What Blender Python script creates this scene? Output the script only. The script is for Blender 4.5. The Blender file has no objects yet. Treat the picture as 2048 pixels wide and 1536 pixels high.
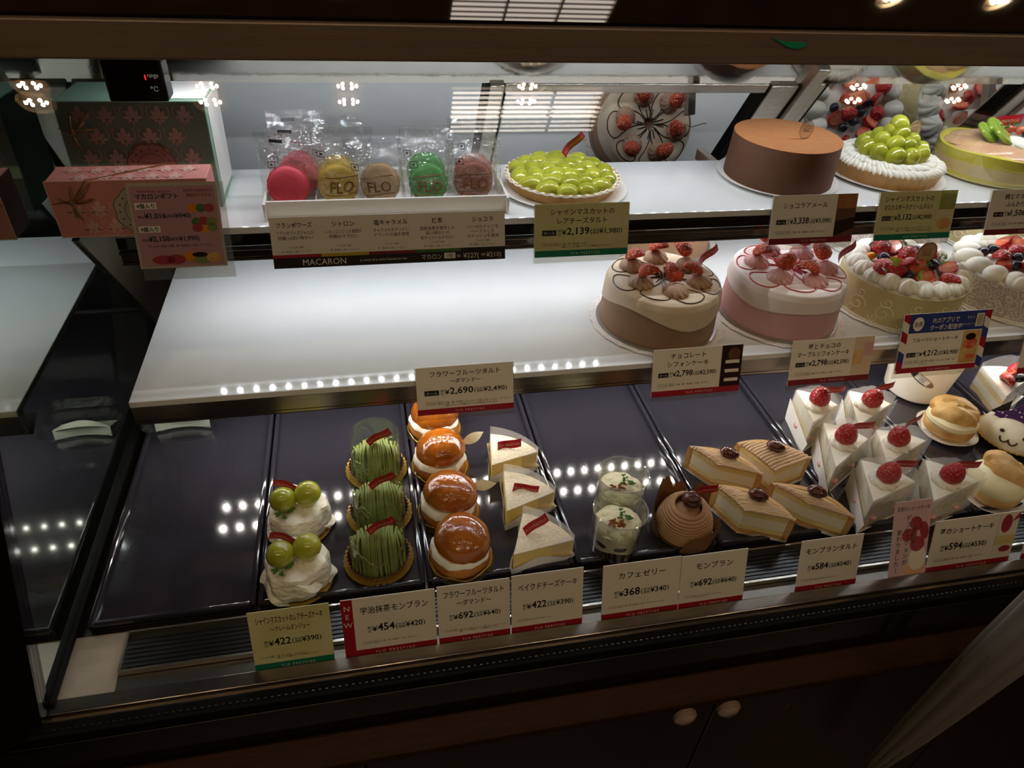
import bpy, bmesh, math, random
import numpy as np
from mathutils import Vector, Matrix
random.seed(7)
rnd = random.uniform
PI = math.pi
sin, cos = math.sin, math.cos
sc = bpy.context.scene
COL = sc.collection

# ------------------------------------------------------------------ camera
FPX = 1414.1
CX, CY = 1024.0, 768.0
RX = np.array([0.97916817, 0.07739358, -0.18772301])
RY = np.array([-0.19570171, 0.60618469, -0.77087027])
RZ = np.array([0.0541344, 0.79154934, 0.60870281])
R = np.stack([RX, RY, RZ])
EYE = np.array([0.0, 0.0, 1.5])
cam = bpy.data.objects.new('camera', bpy.data.cameras.new('camera'))
COL.objects.link(cam)
cam.data.sensor_width = 36
cam.data.lens = 36 * FPX / 2048
cam.data.clip_start = 0.02
cam.matrix_world = Matrix([[*R[0], EYE[0]], [*R[1], EYE[1]], [*R[2], EYE[2]], [0, 0, 0, 1]])
sc.camera = cam

# ------------------------------------------------------------------ light levels
sc.view_settings.view_transform = 'Standard'
sc.view_settings.look = 'None'
sc.view_settings.exposure = 0.0
sc.view_settings.gamma = 1.0
sc.view_settings.use_curve_mapping = False
sc.cycles.sample_clamp_indirect = 4.0
sc.cycles.caustics_reflective = False
sc.cycles.caustics_refractive = False
sc.cycles.max_bounces = 10
sc.cycles.transparent_max_bounces = 24
world = bpy.data.worlds.new('room_dusk')
sc.world = world
world.use_nodes = True
world.node_tree.nodes['Background'].inputs[0].default_value = (1.0, 0.72, 0.5, 1)
world.node_tree.nodes['Background'].inputs[1].default_value = 0.02
LED_UP, LED_MID, LED_DECK = 410, 345, 360     # LED bead radiance: header, under upper shelf, under middle shelf
BULB, TUBE, SPOT = 1100, 12, 330                           # shop ceiling lamps, plus the spotlights added over the case


def ray(px, py):
    v = R @ np.array([px - CX, -(py - CY), -FPX])
    return v / np.linalg.norm(v)


def P(px, py, z):
    v = ray(px, py)
    return EYE + v * ((z - 1.5) / v[2])


def PY(px, py, y):
    v = ray(px, py)
    return EYE + v * (y / v[1])


def at(px, y, z):
    a, b = 50.0, 1500.0
    for _ in range(50):
        c = (a + b) / 2
        if P(px, c, z)[1] > y:
            a = c
        else:
            b = c
    return P(px, c, z)


DK, MD, UP = 0.852, 1.0, 1.16      # tray, middle shelf, upper shelf heights


# ------------------------------------------------------------------ materials
def lin(h):
    if not isinstance(h, str):
        return tuple(h)
    h = h.lstrip('#')
    out = []
    for i in (0, 2, 4):
        c = int(h[i:i + 2], 16) / 255
        out.append(c / 12.92 if c <= 0.04045 else ((c + 0.055) / 1.055) ** 2.4)
    return tuple(out)


def nodes(name):
    m = bpy.data.materials.new(name)
    m.use_nodes = True
    nt = m.node_tree
    return m, nt, nt.nodes['Principled BSDF'], nt.nodes['Material Output']


def mat(name, col, rough=0.5, metal=0.0, spec=0.5, sss=0.0, bump=0.0, bscale=60.0, var=0.0, vscale=25.0, col2=None, coat=0.0, stretch=None):
    m, nt, b, out = nodes(name)
    c = lin(col)
    b.inputs['Base Color'].default_value = (*c, 1)
    b.inputs['Roughness'].default_value = rough
    b.inputs['Metallic'].default_value = metal
    b.inputs['Specular IOR Level'].default_value = spec
    if coat:
        b.inputs['Coat Weight'].default_value = coat
        b.inputs['Coat Roughness'].default_value = 0.06
    if sss:
        b.inputs['Subsurface Weight'].default_value = sss
        b.inputs['Subsurface Radius'].default_value = (0.008, 0.006, 0.004)
        b.inputs['Subsurface Scale'].default_value = 1.0
    tc = nt.nodes.new('ShaderNodeTexCoord')
    mp = nt.nodes.new('ShaderNodeMapping')
    nt.links.new(tc.outputs['Object'], mp.inputs[0])
    if stretch:
        mp.inputs['Scale'].default_value = stretch
    n = nt.nodes.new('ShaderNodeTexNoise')
    n.inputs['Scale'].default_value = vscale
    n.inputs['Detail'].default_value = 5
    nt.links.new(mp.outputs[0], n.inputs['Vector'])
    c2 = lin(col2) if col2 else tuple(max(0, x * (1 - 0.5 * (var or 0.08))) for x in c)
    c1 = c if col2 else tuple(min(1, x * (1 + 0.5 * (var or 0.08))) for x in c)
    r = nt.nodes.new('ShaderNodeValToRGB')
    r.color_ramp.elements[0].position = 0.35
    r.color_ramp.elements[1].position = 0.65
    r.color_ramp.elements[0].color = (*c2, 1)
    r.color_ramp.elements[1].color = (*c1, 1)
    nt.links.new(n.outputs['Fac'], r.inputs[0])
    nt.links.new(r.outputs[0], b.inputs['Base Color'])
    if bump:
        n2 = nt.nodes.new('ShaderNodeTexNoise')
        n2.inputs['Scale'].default_value = bscale
        n2.inputs['Detail'].default_value = 4
        nt.links.new(mp.outputs[0], n2.inputs['Vector'])
        bp = nt.nodes.new('ShaderNodeBump')
        bp.inputs['Strength'].default_value = 1.0
        bp.inputs['Distance'].default_value = bump
        nt.links.new(n2.outputs['Fac'], bp.inputs['Height'])
        nt.links.new(bp.outputs[0], b.inputs['Normal'])
    return m


def film(name, tint='#ffffff', base=0.03, rough=0.04, bump=0.0, bscale=60.0, haze=0.0, hazecol='#ffffff', ior=1.45):
    """thin clear plastic or glass: passes light, mirrors by angle, with an optional milky share"""
    m, nt, b, out = nodes(name)
    nt.nodes.remove(b)
    t = nt.nodes.new('ShaderNodeBsdfTransparent')
    t.inputs[0].default_value = (*lin(tint), 1)
    g = nt.nodes.new('ShaderNodeBsdfGlossy')
    g.inputs['Roughness'].default_value = rough
    g.inputs[0].default_value = (1, 1, 1, 1)
    fr = nt.nodes.new('ShaderNodeFresnel')
    geo = nt.nodes.new('ShaderNodeNewGeometry')
    io = nt.nodes.new('ShaderNodeMapRange')      # the same share from inside and outside the sheet
    io.inputs['To Min'].default_value = ior
    io.inputs['To Max'].default_value = 1 / ior
    nt.links.new(geo.outputs['Backfacing'], io.inputs[0])
    nt.links.new(io.outputs[0], fr.inputs['IOR'])
    ad = nt.nodes.new('ShaderNodeMath')
    ad.operation = 'ADD'
    ad.use_clamp = True
    ad.inputs[1].default_value = base
    nt.links.new(fr.outputs[0], ad.inputs[0])
    if bump:
        tc = nt.nodes.new('ShaderNodeTexCoord')
        n2 = nt.nodes.new('ShaderNodeTexNoise')
        n2.inputs['Scale'].default_value = bscale
        n2.inputs['Detail'].default_value = 3
        nt.links.new(tc.outputs['Object'], n2.inputs['Vector'])
        bp = nt.nodes.new('ShaderNodeBump')
        bp.inputs['Distance'].default_value = bump
        nt.links.new(n2.outputs['Fac'], bp.inputs['Height'])
        nt.links.new(bp.outputs[0], g.inputs['Normal'])
        nt.links.new(bp.outputs[0], fr.inputs['Normal'])
    mx = nt.nodes.new('ShaderNodeMixShader')
    nt.links.new(ad.outputs[0], mx.inputs[0])
    last = t
    if haze:
        d = nt.nodes.new('ShaderNodeBsdfTranslucent')
        d.inputs[0].default_value = (*lin(hazecol), 1)
        d2 = nt.nodes.new('ShaderNodeBsdfDiffuse')
        d2.inputs[0].default_value = (*lin(hazecol), 1)
        md = nt.nodes.new('ShaderNodeMixShader')
        md.inputs[0].default_value = 0.5
        nt.links.new(d.outputs[0], md.inputs[1])
        nt.links.new(d2.outputs[0], md.inputs[2])
        mh = nt.nodes.new('ShaderNodeMixShader')
        mh.inputs[0].default_value = haze
        nt.links.new(t.outputs[0], mh.inputs[1])
        nt.links.new(md.outputs[0], mh.inputs[2])
        last = mh
    nt.links.new(last.outputs[0], mx.inputs[1])
    nt.links.new(g.outputs[0], mx.inputs[2])
    nt.links.new(mx.outputs[0], out.inputs[0])
    return m


def emit(name, col, strength):
    m, nt, b, out = nodes(name)
    nt.nodes.remove(b)
    e = nt.nodes.new('ShaderNodeEmission')
    e.inputs[0].default_value = (*lin(col), 1)
    e.inputs[1].default_value = strength
    nt.links.new(e.outputs[0], out.inputs[0])
    return m


def mirror(name, col, rough=0.015, dark=(0.02, 0.02, 0.02), share=0.6):
    m, nt, b, out = nodes(name)
    nt.nodes.remove(b)
    g = nt.nodes.new('ShaderNodeBsdfGlossy')
    g.inputs[0].default_value = (*lin(col), 1)
    g.inputs['Roughness'].default_value = rough
    tc = nt.nodes.new('ShaderNodeTexCoord')
    n = nt.nodes.new('ShaderNodeTexNoise')
    n.inputs['Scale'].default_value = 14
    nt.links.new(tc.outputs['Object'], n.inputs['Vector'])
    mr = nt.nodes.new('ShaderNodeMapRange')
    mr.inputs['To Min'].default_value = rough * 0.6
    mr.inputs['To Max'].default_value = rough * 1.5
    nt.links.new(n.outputs['Fac'], mr.inputs[0])
    nt.links.new(mr.outputs[0], g.inputs['Roughness'])
    d = nt.nodes.new('ShaderNodeBsdfDiffuse')
    d.inputs[0].default_value = (*dark, 1)
    mx = nt.nodes.new('ShaderNodeMixShader')
    mx.inputs[0].default_value = share
    nt.links.new(d.outputs[0], mx.inputs[1])
    nt.links.new(g.outputs[0], mx.inputs[2])
    nt.links.new(mx.outputs[0], out.inputs[0])
    return m


def dotted(name, col, dot, scale, size, rough=0.3, bump=0.0, sss=0.0, coat=0.0, rnd_=1.0):
    """voronoi specks: seeds on strawberries, spots on cloth"""
    m, nt, b, out = nodes(name)
    b.inputs['Roughness'].default_value = rough
    if coat:
        b.inputs['Coat Weight'].default_value = coat
    if sss:
        b.inputs['Subsurface Weight'].default_value = sss
        b.inputs['Subsurface Radius'].default_value = (0.006, 0.002, 0.002)
        b.inputs['Subsurface Scale'].default_value = 1.0
    tc = nt.nodes.new('ShaderNodeTexCoord')
    v = nt.nodes.new('ShaderNodeTexVoronoi')
    v.inputs['Scale'].default_value = scale
    v.inputs['Randomness'].default_value = rnd_
    nt.links.new(tc.outputs['Object'], v.inputs['Vector'])
    r = nt.nodes.new('ShaderNodeValToRGB')
    r.color_ramp.elements[0].position = size
    r.color_ramp.elements[1].position = size + 0.1
    r.color_ramp.elements[0].color = (*lin(dot), 1)
    r.color_ramp.elements[1].color = (*lin(col), 1)
    nt.links.new(v.outputs['Distance'], r.inputs[0])
    nt.links.new(r.outputs[0], b.inputs['Base Color'])
    if bump:
        bp = nt.nodes.new('ShaderNodeBump')
        bp.inputs['Distance'].default_value = bump
        nt.links.new(v.outputs['Distance'], bp.inputs['Height'])
        nt.links.new(bp.outputs[0], b.inputs['Normal'])
    return m


def lace_mat(name, col, line, scale, clear=0.0):
    """fine curling lace print, optionally cut through to what lies below"""
    m, nt, b, out = nodes(name)
    b.inputs['Roughness'].default_value = 0.6
    tc = nt.nodes.new('ShaderNodeTexCoord')
    v = nt.nodes.new('ShaderNodeTexVoronoi')
    v.inputs['Scale'].default_value = scale
    nt.links.new(tc.outputs['Object'], v.inputs['Vector'])
    mu = nt.nodes.new('ShaderNodeMath')
    mu.operation = 'MULTIPLY'
    mu.inputs[1].default_value = 16 if not clear else 1
    nt.links.new(v.outputs['Distance'], mu.inputs[0])
    r = nt.nodes.new('ShaderNodeValToRGB')
    if clear:
        r.color_ramp.elements[0].position = 0.2
        r.color_ramp.elements[1].position = 0.26
        r.color_ramp.elements[0].color = (1, 1, 1, 1)
        r.color_ramp.elements[1].color = (0, 0, 0, 1)
        nt.links.new(mu.outputs[0], r.inputs[0])
        b.inputs['Base Color'].default_value = (*lin(col), 1)
        t = nt.nodes.new('ShaderNodeBsdfTransparent')
        mx = nt.nodes.new('ShaderNodeMixShader')
        nt.links.new(r.outputs[0], mx.inputs[0])
        nt.links.new(b.outputs[0], mx.inputs[1])
        nt.links.new(t.outputs[0], mx.inputs[2])
        nt.links.new(mx.outputs[0], out.inputs[0])
        return m
    s = nt.nodes.new('ShaderNodeMath')
    s.operation = 'SINE'
    nt.links.new(mu.outputs[0], s.inputs[0])
    r.color_ramp.elements[0].position = 0.35
    r.color_ramp.elements[1].position = 0.6
    r.color_ramp.elements[0].color = (*lin(line), 1)
    r.color_ramp.elements[1].color = (*lin(col), 1)
    nt.links.new(s.outputs[0], r.inputs[0])
    nt.links.new(r.outputs[0], b.inputs['Base Color'])
    return m


MT = dict(
    steel=mat('brushed_steel', '#b9b2a6', 0.22, 1.0, bump=0.0002, bscale=200, stretch=(1, 1, 40), var=0.15),
    rail=mat('rail_steel', '#8f857a', 0.2, 1.0, bump=0.0001, bscale=120, stretch=(0.2, 1, 8), var=0.2),
    darkrail=mat('dark_rail', '#2a241f', 0.18, 0.6, var=0.2),
    gutter=mat('gutter_steel', '#77726a', 0.3, 1.0, bump=0.0002, bscale=90, var=0.15),
    plate=mat('lit_steel_plate', '#b8ac9b', 0.35, 0.25, var=0.15, vscale=30),  # light caught by the steel is put into this paler colour
    endplate=mat('end_plate_metal', '#5f5443', 0.35, 0.6, var=0.15),
    polish=mat('polished_steel', '#d6d0c4', 0.07, 1.0, bump=0.0001, bscale=90),
    bronze=mat('bronze_header', '#695b50', 0.38, 0.3, bump=0.0002, bscale=160, stretch=(0.3, 6, 6), var=0.2),
    bronze_dark=mat('dark_header', '#20160f', 0.02, 0.0, spec=0.5, var=0.25),
    black=mat('black_plastic', '#0b0a0a', 0.28),
    gloss_black=mat('gloss_black_panel', '#0a0807', 0.08, 0.0, coat=0.4),
    rubber=mat('black_rubber', '#060606', 0.6, spec=0.1),
    wood=mat('dark_wood', '#2c1a0d', 0.45, spec=0.08, bump=0.0003, bscale=40, stretch=(1, 12, 12), var=0.35),
    door=mat('dark_cabinet', '#1d100b', 0.3, bump=0.0003, bscale=30, var=0.3, stretch=(8, 8, 1)),
    acryl=mat('white_acrylic', '#e6e8e8', 0.07, spec=0.35, var=0.02),
    tray=mat('black_tray', '#2a2830', 0.09, spec=0.7, var=0.1),
    glass=film('clear_glass', '#fcfdfd', 0.0, 0.0, ior=1.38),
    clear=film('clear_plastic', '#fbfdfb', 0.05, 0.05, 0.0006, 40),
    crinkle=film('crinkled_film', '#fdfdfd', 0.06, 0.1, 0.02, 45, haze=0.07),
    wrap=film('cake_film', '#fffdf8', 0.035, 0.06, 0.004, 40, haze=0.26),
    holder=film('acrylic_holder', '#f2f0ea', 0.05, 0.03, haze=0.05),
    rimclear=film('clear_rim', '#ffffff', 0.25, 0.05, haze=0.25),
    cup=film('clear_cup', '#fbfdfb', 0.02, 0.01),
    endmir=mirror('end_glass_mirror', '#dde5de', 0.012, (0.02, 0.025, 0.022), 0.85),
    reardoor=mirror('rear_glass_mirror', '#c4c6c6', 0.008, (0.02, 0.02, 0.02), 0.92),
    paper=mat('white_paper', '#f1eee8', 0.7, bump=0.0002, bscale=80),
    doily=lace_mat('lace_doily', '#f6efe8', '#999999', 190, clear=1),
    cardwhite=mat('card_white', '#efe6da', 0.45, var=0.02),
    cardgreen=mat('card_pale_green', '#cfc98f', 0.45, col2='#dcd8aa', vscale=40),
    cardpink=mat('card_pink', '#d9b6bb', 0.45, var=0.05),
    mauve=mat('card_mauve', '#b98a94', 0.45, var=0.05),
    bandred=mat('band_red', '#a3182b', 0.4),
    bandmaroon=mat('band_maroon', '#7d1d22', 0.4),
    bandgreen=mat('band_green', '#127a58', 0.4),
    bandblack=mat('band_black', '#1c1412', 0.4),
    bandblue=mat('band_blue', '#2f3f86', 0.4),
    ink=mat('black_ink', '#171210', 0.5),
    inkwhite=mat('white_ink', '#efe6da', 0.5),
    inkgold=mat('gold_ink', '#d8b27c', 0.4),
    inkbrown=mat('brown_ink', '#7a5533', 0.4),
    inkred=mat('red_ink', '#a3323f', 0.5),
    ribbon=mat('red_ribbon', '#b0142a', 0.35, var=0.1),
    gold=mat('gold_foil', '#dcb050', 0.28, 0.65, bump=0.0006, bscale=180),
    golddisc=mat('gold_card', '#9c8557', 0.3, 0.8),
    silver=mat('silver_board', '#b8b5ae', 0.3, 0.7),
    cream=mat('whipped_cream', '#f4efdf', 0.55, sss=0.15, bump=0.0008, bscale=90, var=0.04),
    gauze=mat('gauze_cream', '#f4efdf', 0.6, sss=0.1, bump=0.006, bscale=55, var=0.04, stretch=(1, 1, 2.2)),
    palesponge=mat('pale_sponge', '#f0e3b8', 0.8, bump=0.001, bscale=200, var=0.12),
    palefill=mat('pale_filling', '#efe5cb', 0.6, bump=0.0006, bscale=150, var=0.05),
    creamy=mat('yellow_cream', '#f1e6bd', 0.5, sss=0.15, bump=0.0006, bscale=80, var=0.06),
    sponge=mat('sponge', '#e6cf8c', 0.8, bump=0.0012, bscale=220, var=0.2),
    cheese=mat('baked_cheese', '#ecd282', 0.6, bump=0.0003, bscale=150, var=0.08, sss=0.1),
    sugar=mat('powdered_top', '#f5eddc', 0.85, bump=0.0008, bscale=420, col2='#eadbb9', vscale=260),
    grape=mat('muscat_grape', '#b6ba3c', 0.16, sss=0.35, var=0.25, vscale=50, coat=0.5),
    grape_dark=mat('muscat_grape_deep', '#a3a82c', 0.16, sss=0.3, var=0.25, vscale=50, coat=0.5),
    herb=mat('chervil', '#3d6b22', 0.6, var=0.4, vscale=200),
    matcha=mat('matcha_cream', '#7c8842', 0.6, bump=0.0006, bscale=150, var=0.2),
    brownpaper=mat('brown_paper', '#7d5330', 0.6, bump=0.0004, bscale=70, var=0.15),
    darkcup=mat('dark_paper_cup', '#4a2a18', 0.5, var=0.15),
    bun=mat('baked_pastry', '#b8702c', 0.4, bump=0.0006, bscale=120, col2='#c98a45', vscale=60),
    glaze=mat('amber_glaze', '#80410d', 0.12, bump=0.003, bscale=60, col2='#a85d14', vscale=30, coat=0.8, sss=0.1),
    choux=mat('choux_crust', '#c9924a', 0.5, bump=0.0025, bscale=80, col2='#e3bd7b', vscale=40),
    tartcrust=mat('tart_crust', '#cda267', 0.6, bump=0.0008, bscale=120, col2='#b98a4c', vscale=40),
    marron=mat('chestnut_cream', '#a87f55', 0.6, bump=0.0005, bscale=160, var=0.15),
    marronlt=mat('pale_chestnut_cream', '#cfae88', 0.6, bump=0.0005, bscale=160, var=0.15),
    chestnut=mat('candied_chestnut', '#3f1a12', 0.14, col2='#5c2a1a', vscale=60, coat=0.7, bump=0.0006, bscale=80),
    jelly=mat('coffee_jelly', '#1c0d08', 0.1, coat=0.5),
    nuts=mat('roasted_nuts', '#8a4a1f', 0.5, var=0.4, vscale=150),
    chocside=mat('chocolate_mousse', '#603a23', 0.7, bump=0.0004, bscale=300, var=0.12),
    choctop=mat('cocoa_dust', '#a1683a', 0.9, bump=0.0004, bscale=500, var=0.12, vscale=120),
    chifbrown=mat('chiffon_cocoa_cream', '#9a7658', 0.6, bump=0.0004, bscale=120, var=0.06),
    chifpale=mat('chiffon_pale_cream', '#dcc7ab', 0.6, bump=0.0004, bscale=120, var=0.04),
    chifpink=mat('chiffon_pink_cream', '#d8a8a8', 0.6, bump=0.0004, bscale=120, var=0.05),
    chifwhite=mat('chiffon_white_cream', '#f0e2dc', 0.6, bump=0.0004, bscale=120, var=0.03),
    rosebrown=mat('cocoa_rosette', '#b08c72', 0.5, bump=0.0003, bscale=150),
    rosepink=mat('pink_rosette', '#e0a9a6', 0.5, bump=0.0003, bscale=150),
    drizzle=mat('chocolate_line', '#2b1711', 0.3),
    drizzlered=mat('berry_line', '#b52a3a', 0.25),
    strawberry=dotted('strawberry_skin', '#b3121c', '#d98a4a', 330, 0.16, 0.25, 0.0015, sss=0.1, coat=0.4),
    driedberry=dotted('frosted_strawberry', '#d0492d', '#f0c98a', 300, 0.22, 0.5, 0.0015),
    palepink=mat('strawberry_piece', '#e3a296', 0.3, var=0.2),
    berrycut=mat('strawberry_flesh', '#d8452f', 0.2, col2='#ee9a74', vscale=90, coat=0.5),
    kiwi=dotted('kiwi_flesh', '#9fbd45', '#2b2a12', 200, 0.12, 0.25, coat=0.5),
    blueberry=mat('blueberry', '#191726', 0.25, var=0.3, coat=0.4),
    orange=mat('orange_piece', '#e88f28', 0.2, coat=0.5, var=0.2),
    peachskin=mat('peach_slice', '#e9c08c', 0.35, col2='#e8a987', vscale=30, coat=0.3),
    peachmousse=mat('peach_mousse', '#e4c98f', 0.5, var=0.08),
    yellowcream=mat('yellow_mousse', '#dccb45', 0.5, var=0.1, vscale=30),
    wrapbeige=mat('beige_wrap', '#d6c793', 0.5, var=0.06, vscale=15),
    lace=lace_mat('lace_wrap', '#ece2d6', '#c2b6a9', 110),
    scroll=mat('scroll_print', '#f1e8cc', 0.5),
    badge=mat('beige_badge', '#cfae86', 0.5, var=0.05),
    boxgreen=mat('gift_green', '#8fb29a', 0.6, var=0.08),
    boxpink=mat('gift_pink', '#d98d84', 0.6, var=0.06),
    boxprint=mat('gift_motif', '#e0cdb8', 0.6),
    boxprintpink=mat('gift_motif_pink', '#e3b3a6', 0.6),
    badgegrey=mat('seal_grey', '#b9ad9c', 0.6),
    badgerose=mat('seal_rose', '#c99a86', 0.6),
    twine=mat('golden_twine', '#8c5f2c', 0.45, bump=0.0006, bscale=300, stretch=(1, 1, 1)),
    macred=mat('macaron_raspberry', '#c93b4c', 0.6, bump=0.0003, bscale=250, var=0.1),
    macyel=mat('macaron_lemon', '#c0a024', 0.6, bump=0.0003, bscale=250, var=0.1),
    macbei=mat('macaron_caramel', '#b8996f', 0.6, bump=0.0003, bscale=250, var=0.1),
    macgrn=mat('macaron_matcha', '#3f9a3c', 0.6, bump=0.0003, bscale=250, var=0.1),
    macbrn=mat('macaron_cocoa', '#8e4f3c', 0.6, bump=0.0003, bscale=250, var=0.1),
    milky=mat('milky_plastic', '#e9e4dc', 0.3, sss=0.2, var=0.02),
    icing=mat('white_icing', '#ece3c9', 0.3, coat=0.3, var=0.03),
    hat=dotted('purple_spotted_hat', '#43205e', '#d9c4e6', 190, 0.22, 0.5, rnd_=0.25),
    earblack=mat('chocolate_ear', '#15100f', 0.4),
    bonewhite=mat('white_card', '#efeee6', 0.5),
    screen=mat('dark_display', '#0a0807', 0.12),
    umbrella=film('sheer_white_cloth', '#d8d5d0', 0.0, 0.5, haze=0.5, hazecol='#cfccc8'),
    ferrule=mat('wooden_tip', '#6b4a2c', 0.4, var=0.3),
    brass=mat('knob_metal', '#cbb7a6', 0.3, 0.5),
    floor=mat('floor_stone', '#2c2420', 0.35, var=0.2, vscale=4),
    wallp=mat('wall_paint', '#4a382c', 0.8, var=0.1, vscale=3),
    ceil=mat('ceiling_paint', '#4d3a2d', 0.8, var=0.1, vscale=3),
    led=emit('led_white_upper', '#f6f8ff', LED_UP),
    ledm=emit('led_white_middle', '#f6f7fc', LED_MID),
    ledd=emit('led_white_deck', '#fff6ee', LED_DECK),
    bulb=emit('warm_bulb', '#ffd9a8', BULB),
    spot=emit('spot_face', '#ffdcb4', SPOT),
    tube=emit('lamp_tube', '#ffeedd', TUBE),
    glowprint=emit('glowing_print', '#e8dccb', 0.22),  # printed lettering given a glow so it reads under the header
    reddot=emit('red_segment', '#ff2a2a', 1.2),
)


# ------------------------------------------------------------------ mesh builder
class M:
    def __init__(s):
        s.v, s.f, s.mi = [], [], []
        s.hard = False

    def add(s, vs, fs, m=0, T=None):
        o = len(s.v)
        if T is not None:
            vs = [T @ Vector(v) for v in vs]
        s.v.extend(tuple(v) for v in vs)
        for f in fs:
            s.f.append(tuple(i + o for i in f))
            s.mi.append(m)
        return s

    def box(s, c, d, m=0, T=None):
        x, y, z = c
        a, b, e = d[0] / 2, d[1] / 2, d[2] / 2
        vs = [(x + i * a, y + j * b, z + k * e) for i in (-1, 1) for j in (-1, 1) for k in (-1, 1)]
        return s.add(vs, [(0, 1, 3, 2), (4, 6, 7, 5), (0, 4, 5, 1), (2, 3, 7, 6), (0, 2, 6, 4), (1, 5, 7, 3)], m, T)

    def rbox(s, c, d, r=0.002, seg=2, m=0, T=None):
        s.hard = True
        bm = bmesh.new()
        bmesh.ops.create_cube(bm, size=1.0)
        for v in bm.verts:
            v.co = Vector((v.co.x * d[0] + c[0], v.co.y * d[1] + c[1], v.co.z * d[2] + c[2]))
        bmesh.ops.bevel(bm, geom=list(bm.edges), offset=min(r, min(d) * 0.45), segments=seg, profile=0.5, affect='EDGES')
        bm.verts.index_update()
        vs = [v.co.copy() for v in bm.verts]
        fs = [[v.index for v in f.verts] for f in bm.faces]
        bm.free()
        return s.add(vs, fs, m, T)

    def surf(s, fn, nu, nv, cu=False, cv=False, m=0, T=None):
        """grid of fn(u, v), u and v in 0..1; cu / cv close the loop"""
        U = nu if cu else nu + 1
        V = nv if cv else nv + 1
        vs = [fn(i / nu, j / nv) for i in range(U) for j in range(V)]
        fs = []
        for i in range(nu):
            for j in range(nv):
                a, b = i * V + j, ((i + 1) % U) * V + j
                fs.append((a, b, ((i + 1) % U) * V + (j + 1) % V, i * V + (j + 1) % V))
        return s.add(vs, fs, m, T)

    def lathe(s, prof, n=48, mod=None, m=0, T=None, c=(0, 0, 0)):
        k = len(prof)
        vs = []
        for i in range(n):
            a = 2 * PI * i / n
            for j, (r, z) in enumerate(prof):
                rr, zz = (r, z) if mod is None else mod(a, r, z, j / (k - 1))
                vs.append((c[0] + rr * cos(a), c[1] + rr * sin(a), c[2] + zz))
        fs = [(i * k + j, ((i + 1) % n) * k + j, ((i + 1) % n) * k + j + 1, i * k + j + 1) for i in range(n) for j in range(k - 1)]
        return s.add(vs, fs, m, T)

    def tube(s, pts, r, n=8, closed=False, m=0, T=None, cap=True):
        pts = [Vector(p) for p in pts]
        k = len(pts)
        rs = r if isinstance(r, (list, tuple)) else [r] * k
        vs, up = [], None
        for i, p in enumerate(pts):
            a = pts[(i - 1) % k] if closed or i > 0 else p
            b = pts[(i + 1) % k] if closed or i < k - 1 else p
            t = (b - a)
            t = t.normalized() if t.length > 1e-9 else Vector((0, 0, 1))
            if up is None:
                up = Vector((0, 0, 1)) if abs(t.z) < 0.9 else Vector((1, 0, 0))
            u = (up - t * up.dot(t))
            u = u.normalized() if u.length > 1e-6 else t.orthogonal().normalized()
            up = u
            w = t.cross(u)
            vs += [p + (u * cos(2 * PI * q / n) + w * sin(2 * PI * q / n)) * rs[i] for q in range(n)]
        fs = []
        for i in range(k if closed else k - 1):
            for q in range(n):
                a, b = i * n, ((i + 1) % k) * n
                fs.append((a + q, a + (q + 1) % n, b + (q + 1) % n, b + q))
        if cap and not closed:
            fs.append(tuple(range(n))[::-1])
            fs.append(tuple((k - 1) * n + q for q in range(n)))
        return s.add(vs, fs, m, T)

    def ell(s, c, r, nu=16, nv=10, fn=None, m=0, T=None):
        vs, fs = [], []
        for j in range(nv + 1):
            t = PI * j / nv
            for i in range(nu):
                a = 2 * PI * i / nu
                d = Vector((sin(t) * cos(a), sin(t) * sin(a), cos(t)))
                k = 1 if fn is None else fn(d)
                vs.append((c[0] + d.x * r[0] * k, c[1] + d.y * r[1] * k, c[2] + d.z * r[2] * k))
        for j in range(nv):
            for i in range(nu):
                fs.append((j * nu + i, (j + 1) * nu + i, (j + 1) * nu + (i + 1) % nu, j * nu + (i + 1) % nu))
        return s.add(vs, fs, m, T)

    def prism(s, out, z0, z1, m=0, T=None, bev=0.0):
        n = len(out)
        if bev:
            cx = sum(p[0] for p in out) / n
            cy = sum(p[1] for p in out) / n
            k = [(p[0] + (cx - p[0]) * bev, p[1] + (cy - p[1]) * bev) for p in out]
            h = (z1 - z0) * 0.12
            rings = [(out, z0), (out, z1 - h), (k, z1)]
        else:
            rings = [(out, z0), (out, z1)]
        vs = [(p[0], p[1], z) for o, z in rings for p in o]
        fs = [tuple(range(n))[::-1], tuple((len(rings) - 1) * n + i for i in range(n))]
        for q in range(len(rings) - 1):
            for i in range(n):
                fs.append((q * n + i, q * n + (i + 1) % n, (q + 1) * n + (i + 1) % n, (q + 1) * n + i))
        return s.add(vs, fs, m, T)


def link(name, mesh_m, mats, parent=None, sharp=None):
    sharp = sharp or (0.3 if mesh_m.hard else 0.7)
    me = bpy.data.meshes.new(name)
    me.from_pydata(mesh_m.v, [], mesh_m.f)
    if not isinstance(mats, (list, tuple)):
        mats = [mats]
    for m in mats:
        me.materials.append(MT[m] if isinstance(m, str) else m)
    if len(mats) > 1:
        me.polygons.foreach_set('material_index', mesh_m.mi)
    bm = bmesh.new()
    bm.from_mesh(me)
    bmesh.ops.recalc_face_normals(bm, faces=list(bm.faces))
    bm.to_mesh(me)
    bm.free()
    me.shade_smooth()
    me.set_sharp_from_angle(angle=sharp)
    me.update()
    o = bpy.data.objects.new(name, me)
    COL.objects.link(o)
    if parent is not None:
        o.parent = parent
    return o


def tag(o, label, cat, group=None, kind=None):
    o['label'] = label
    o['category'] = cat
    if group:
        o['group'] = group
    if kind:
        o['kind'] = kind
    return o


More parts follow.
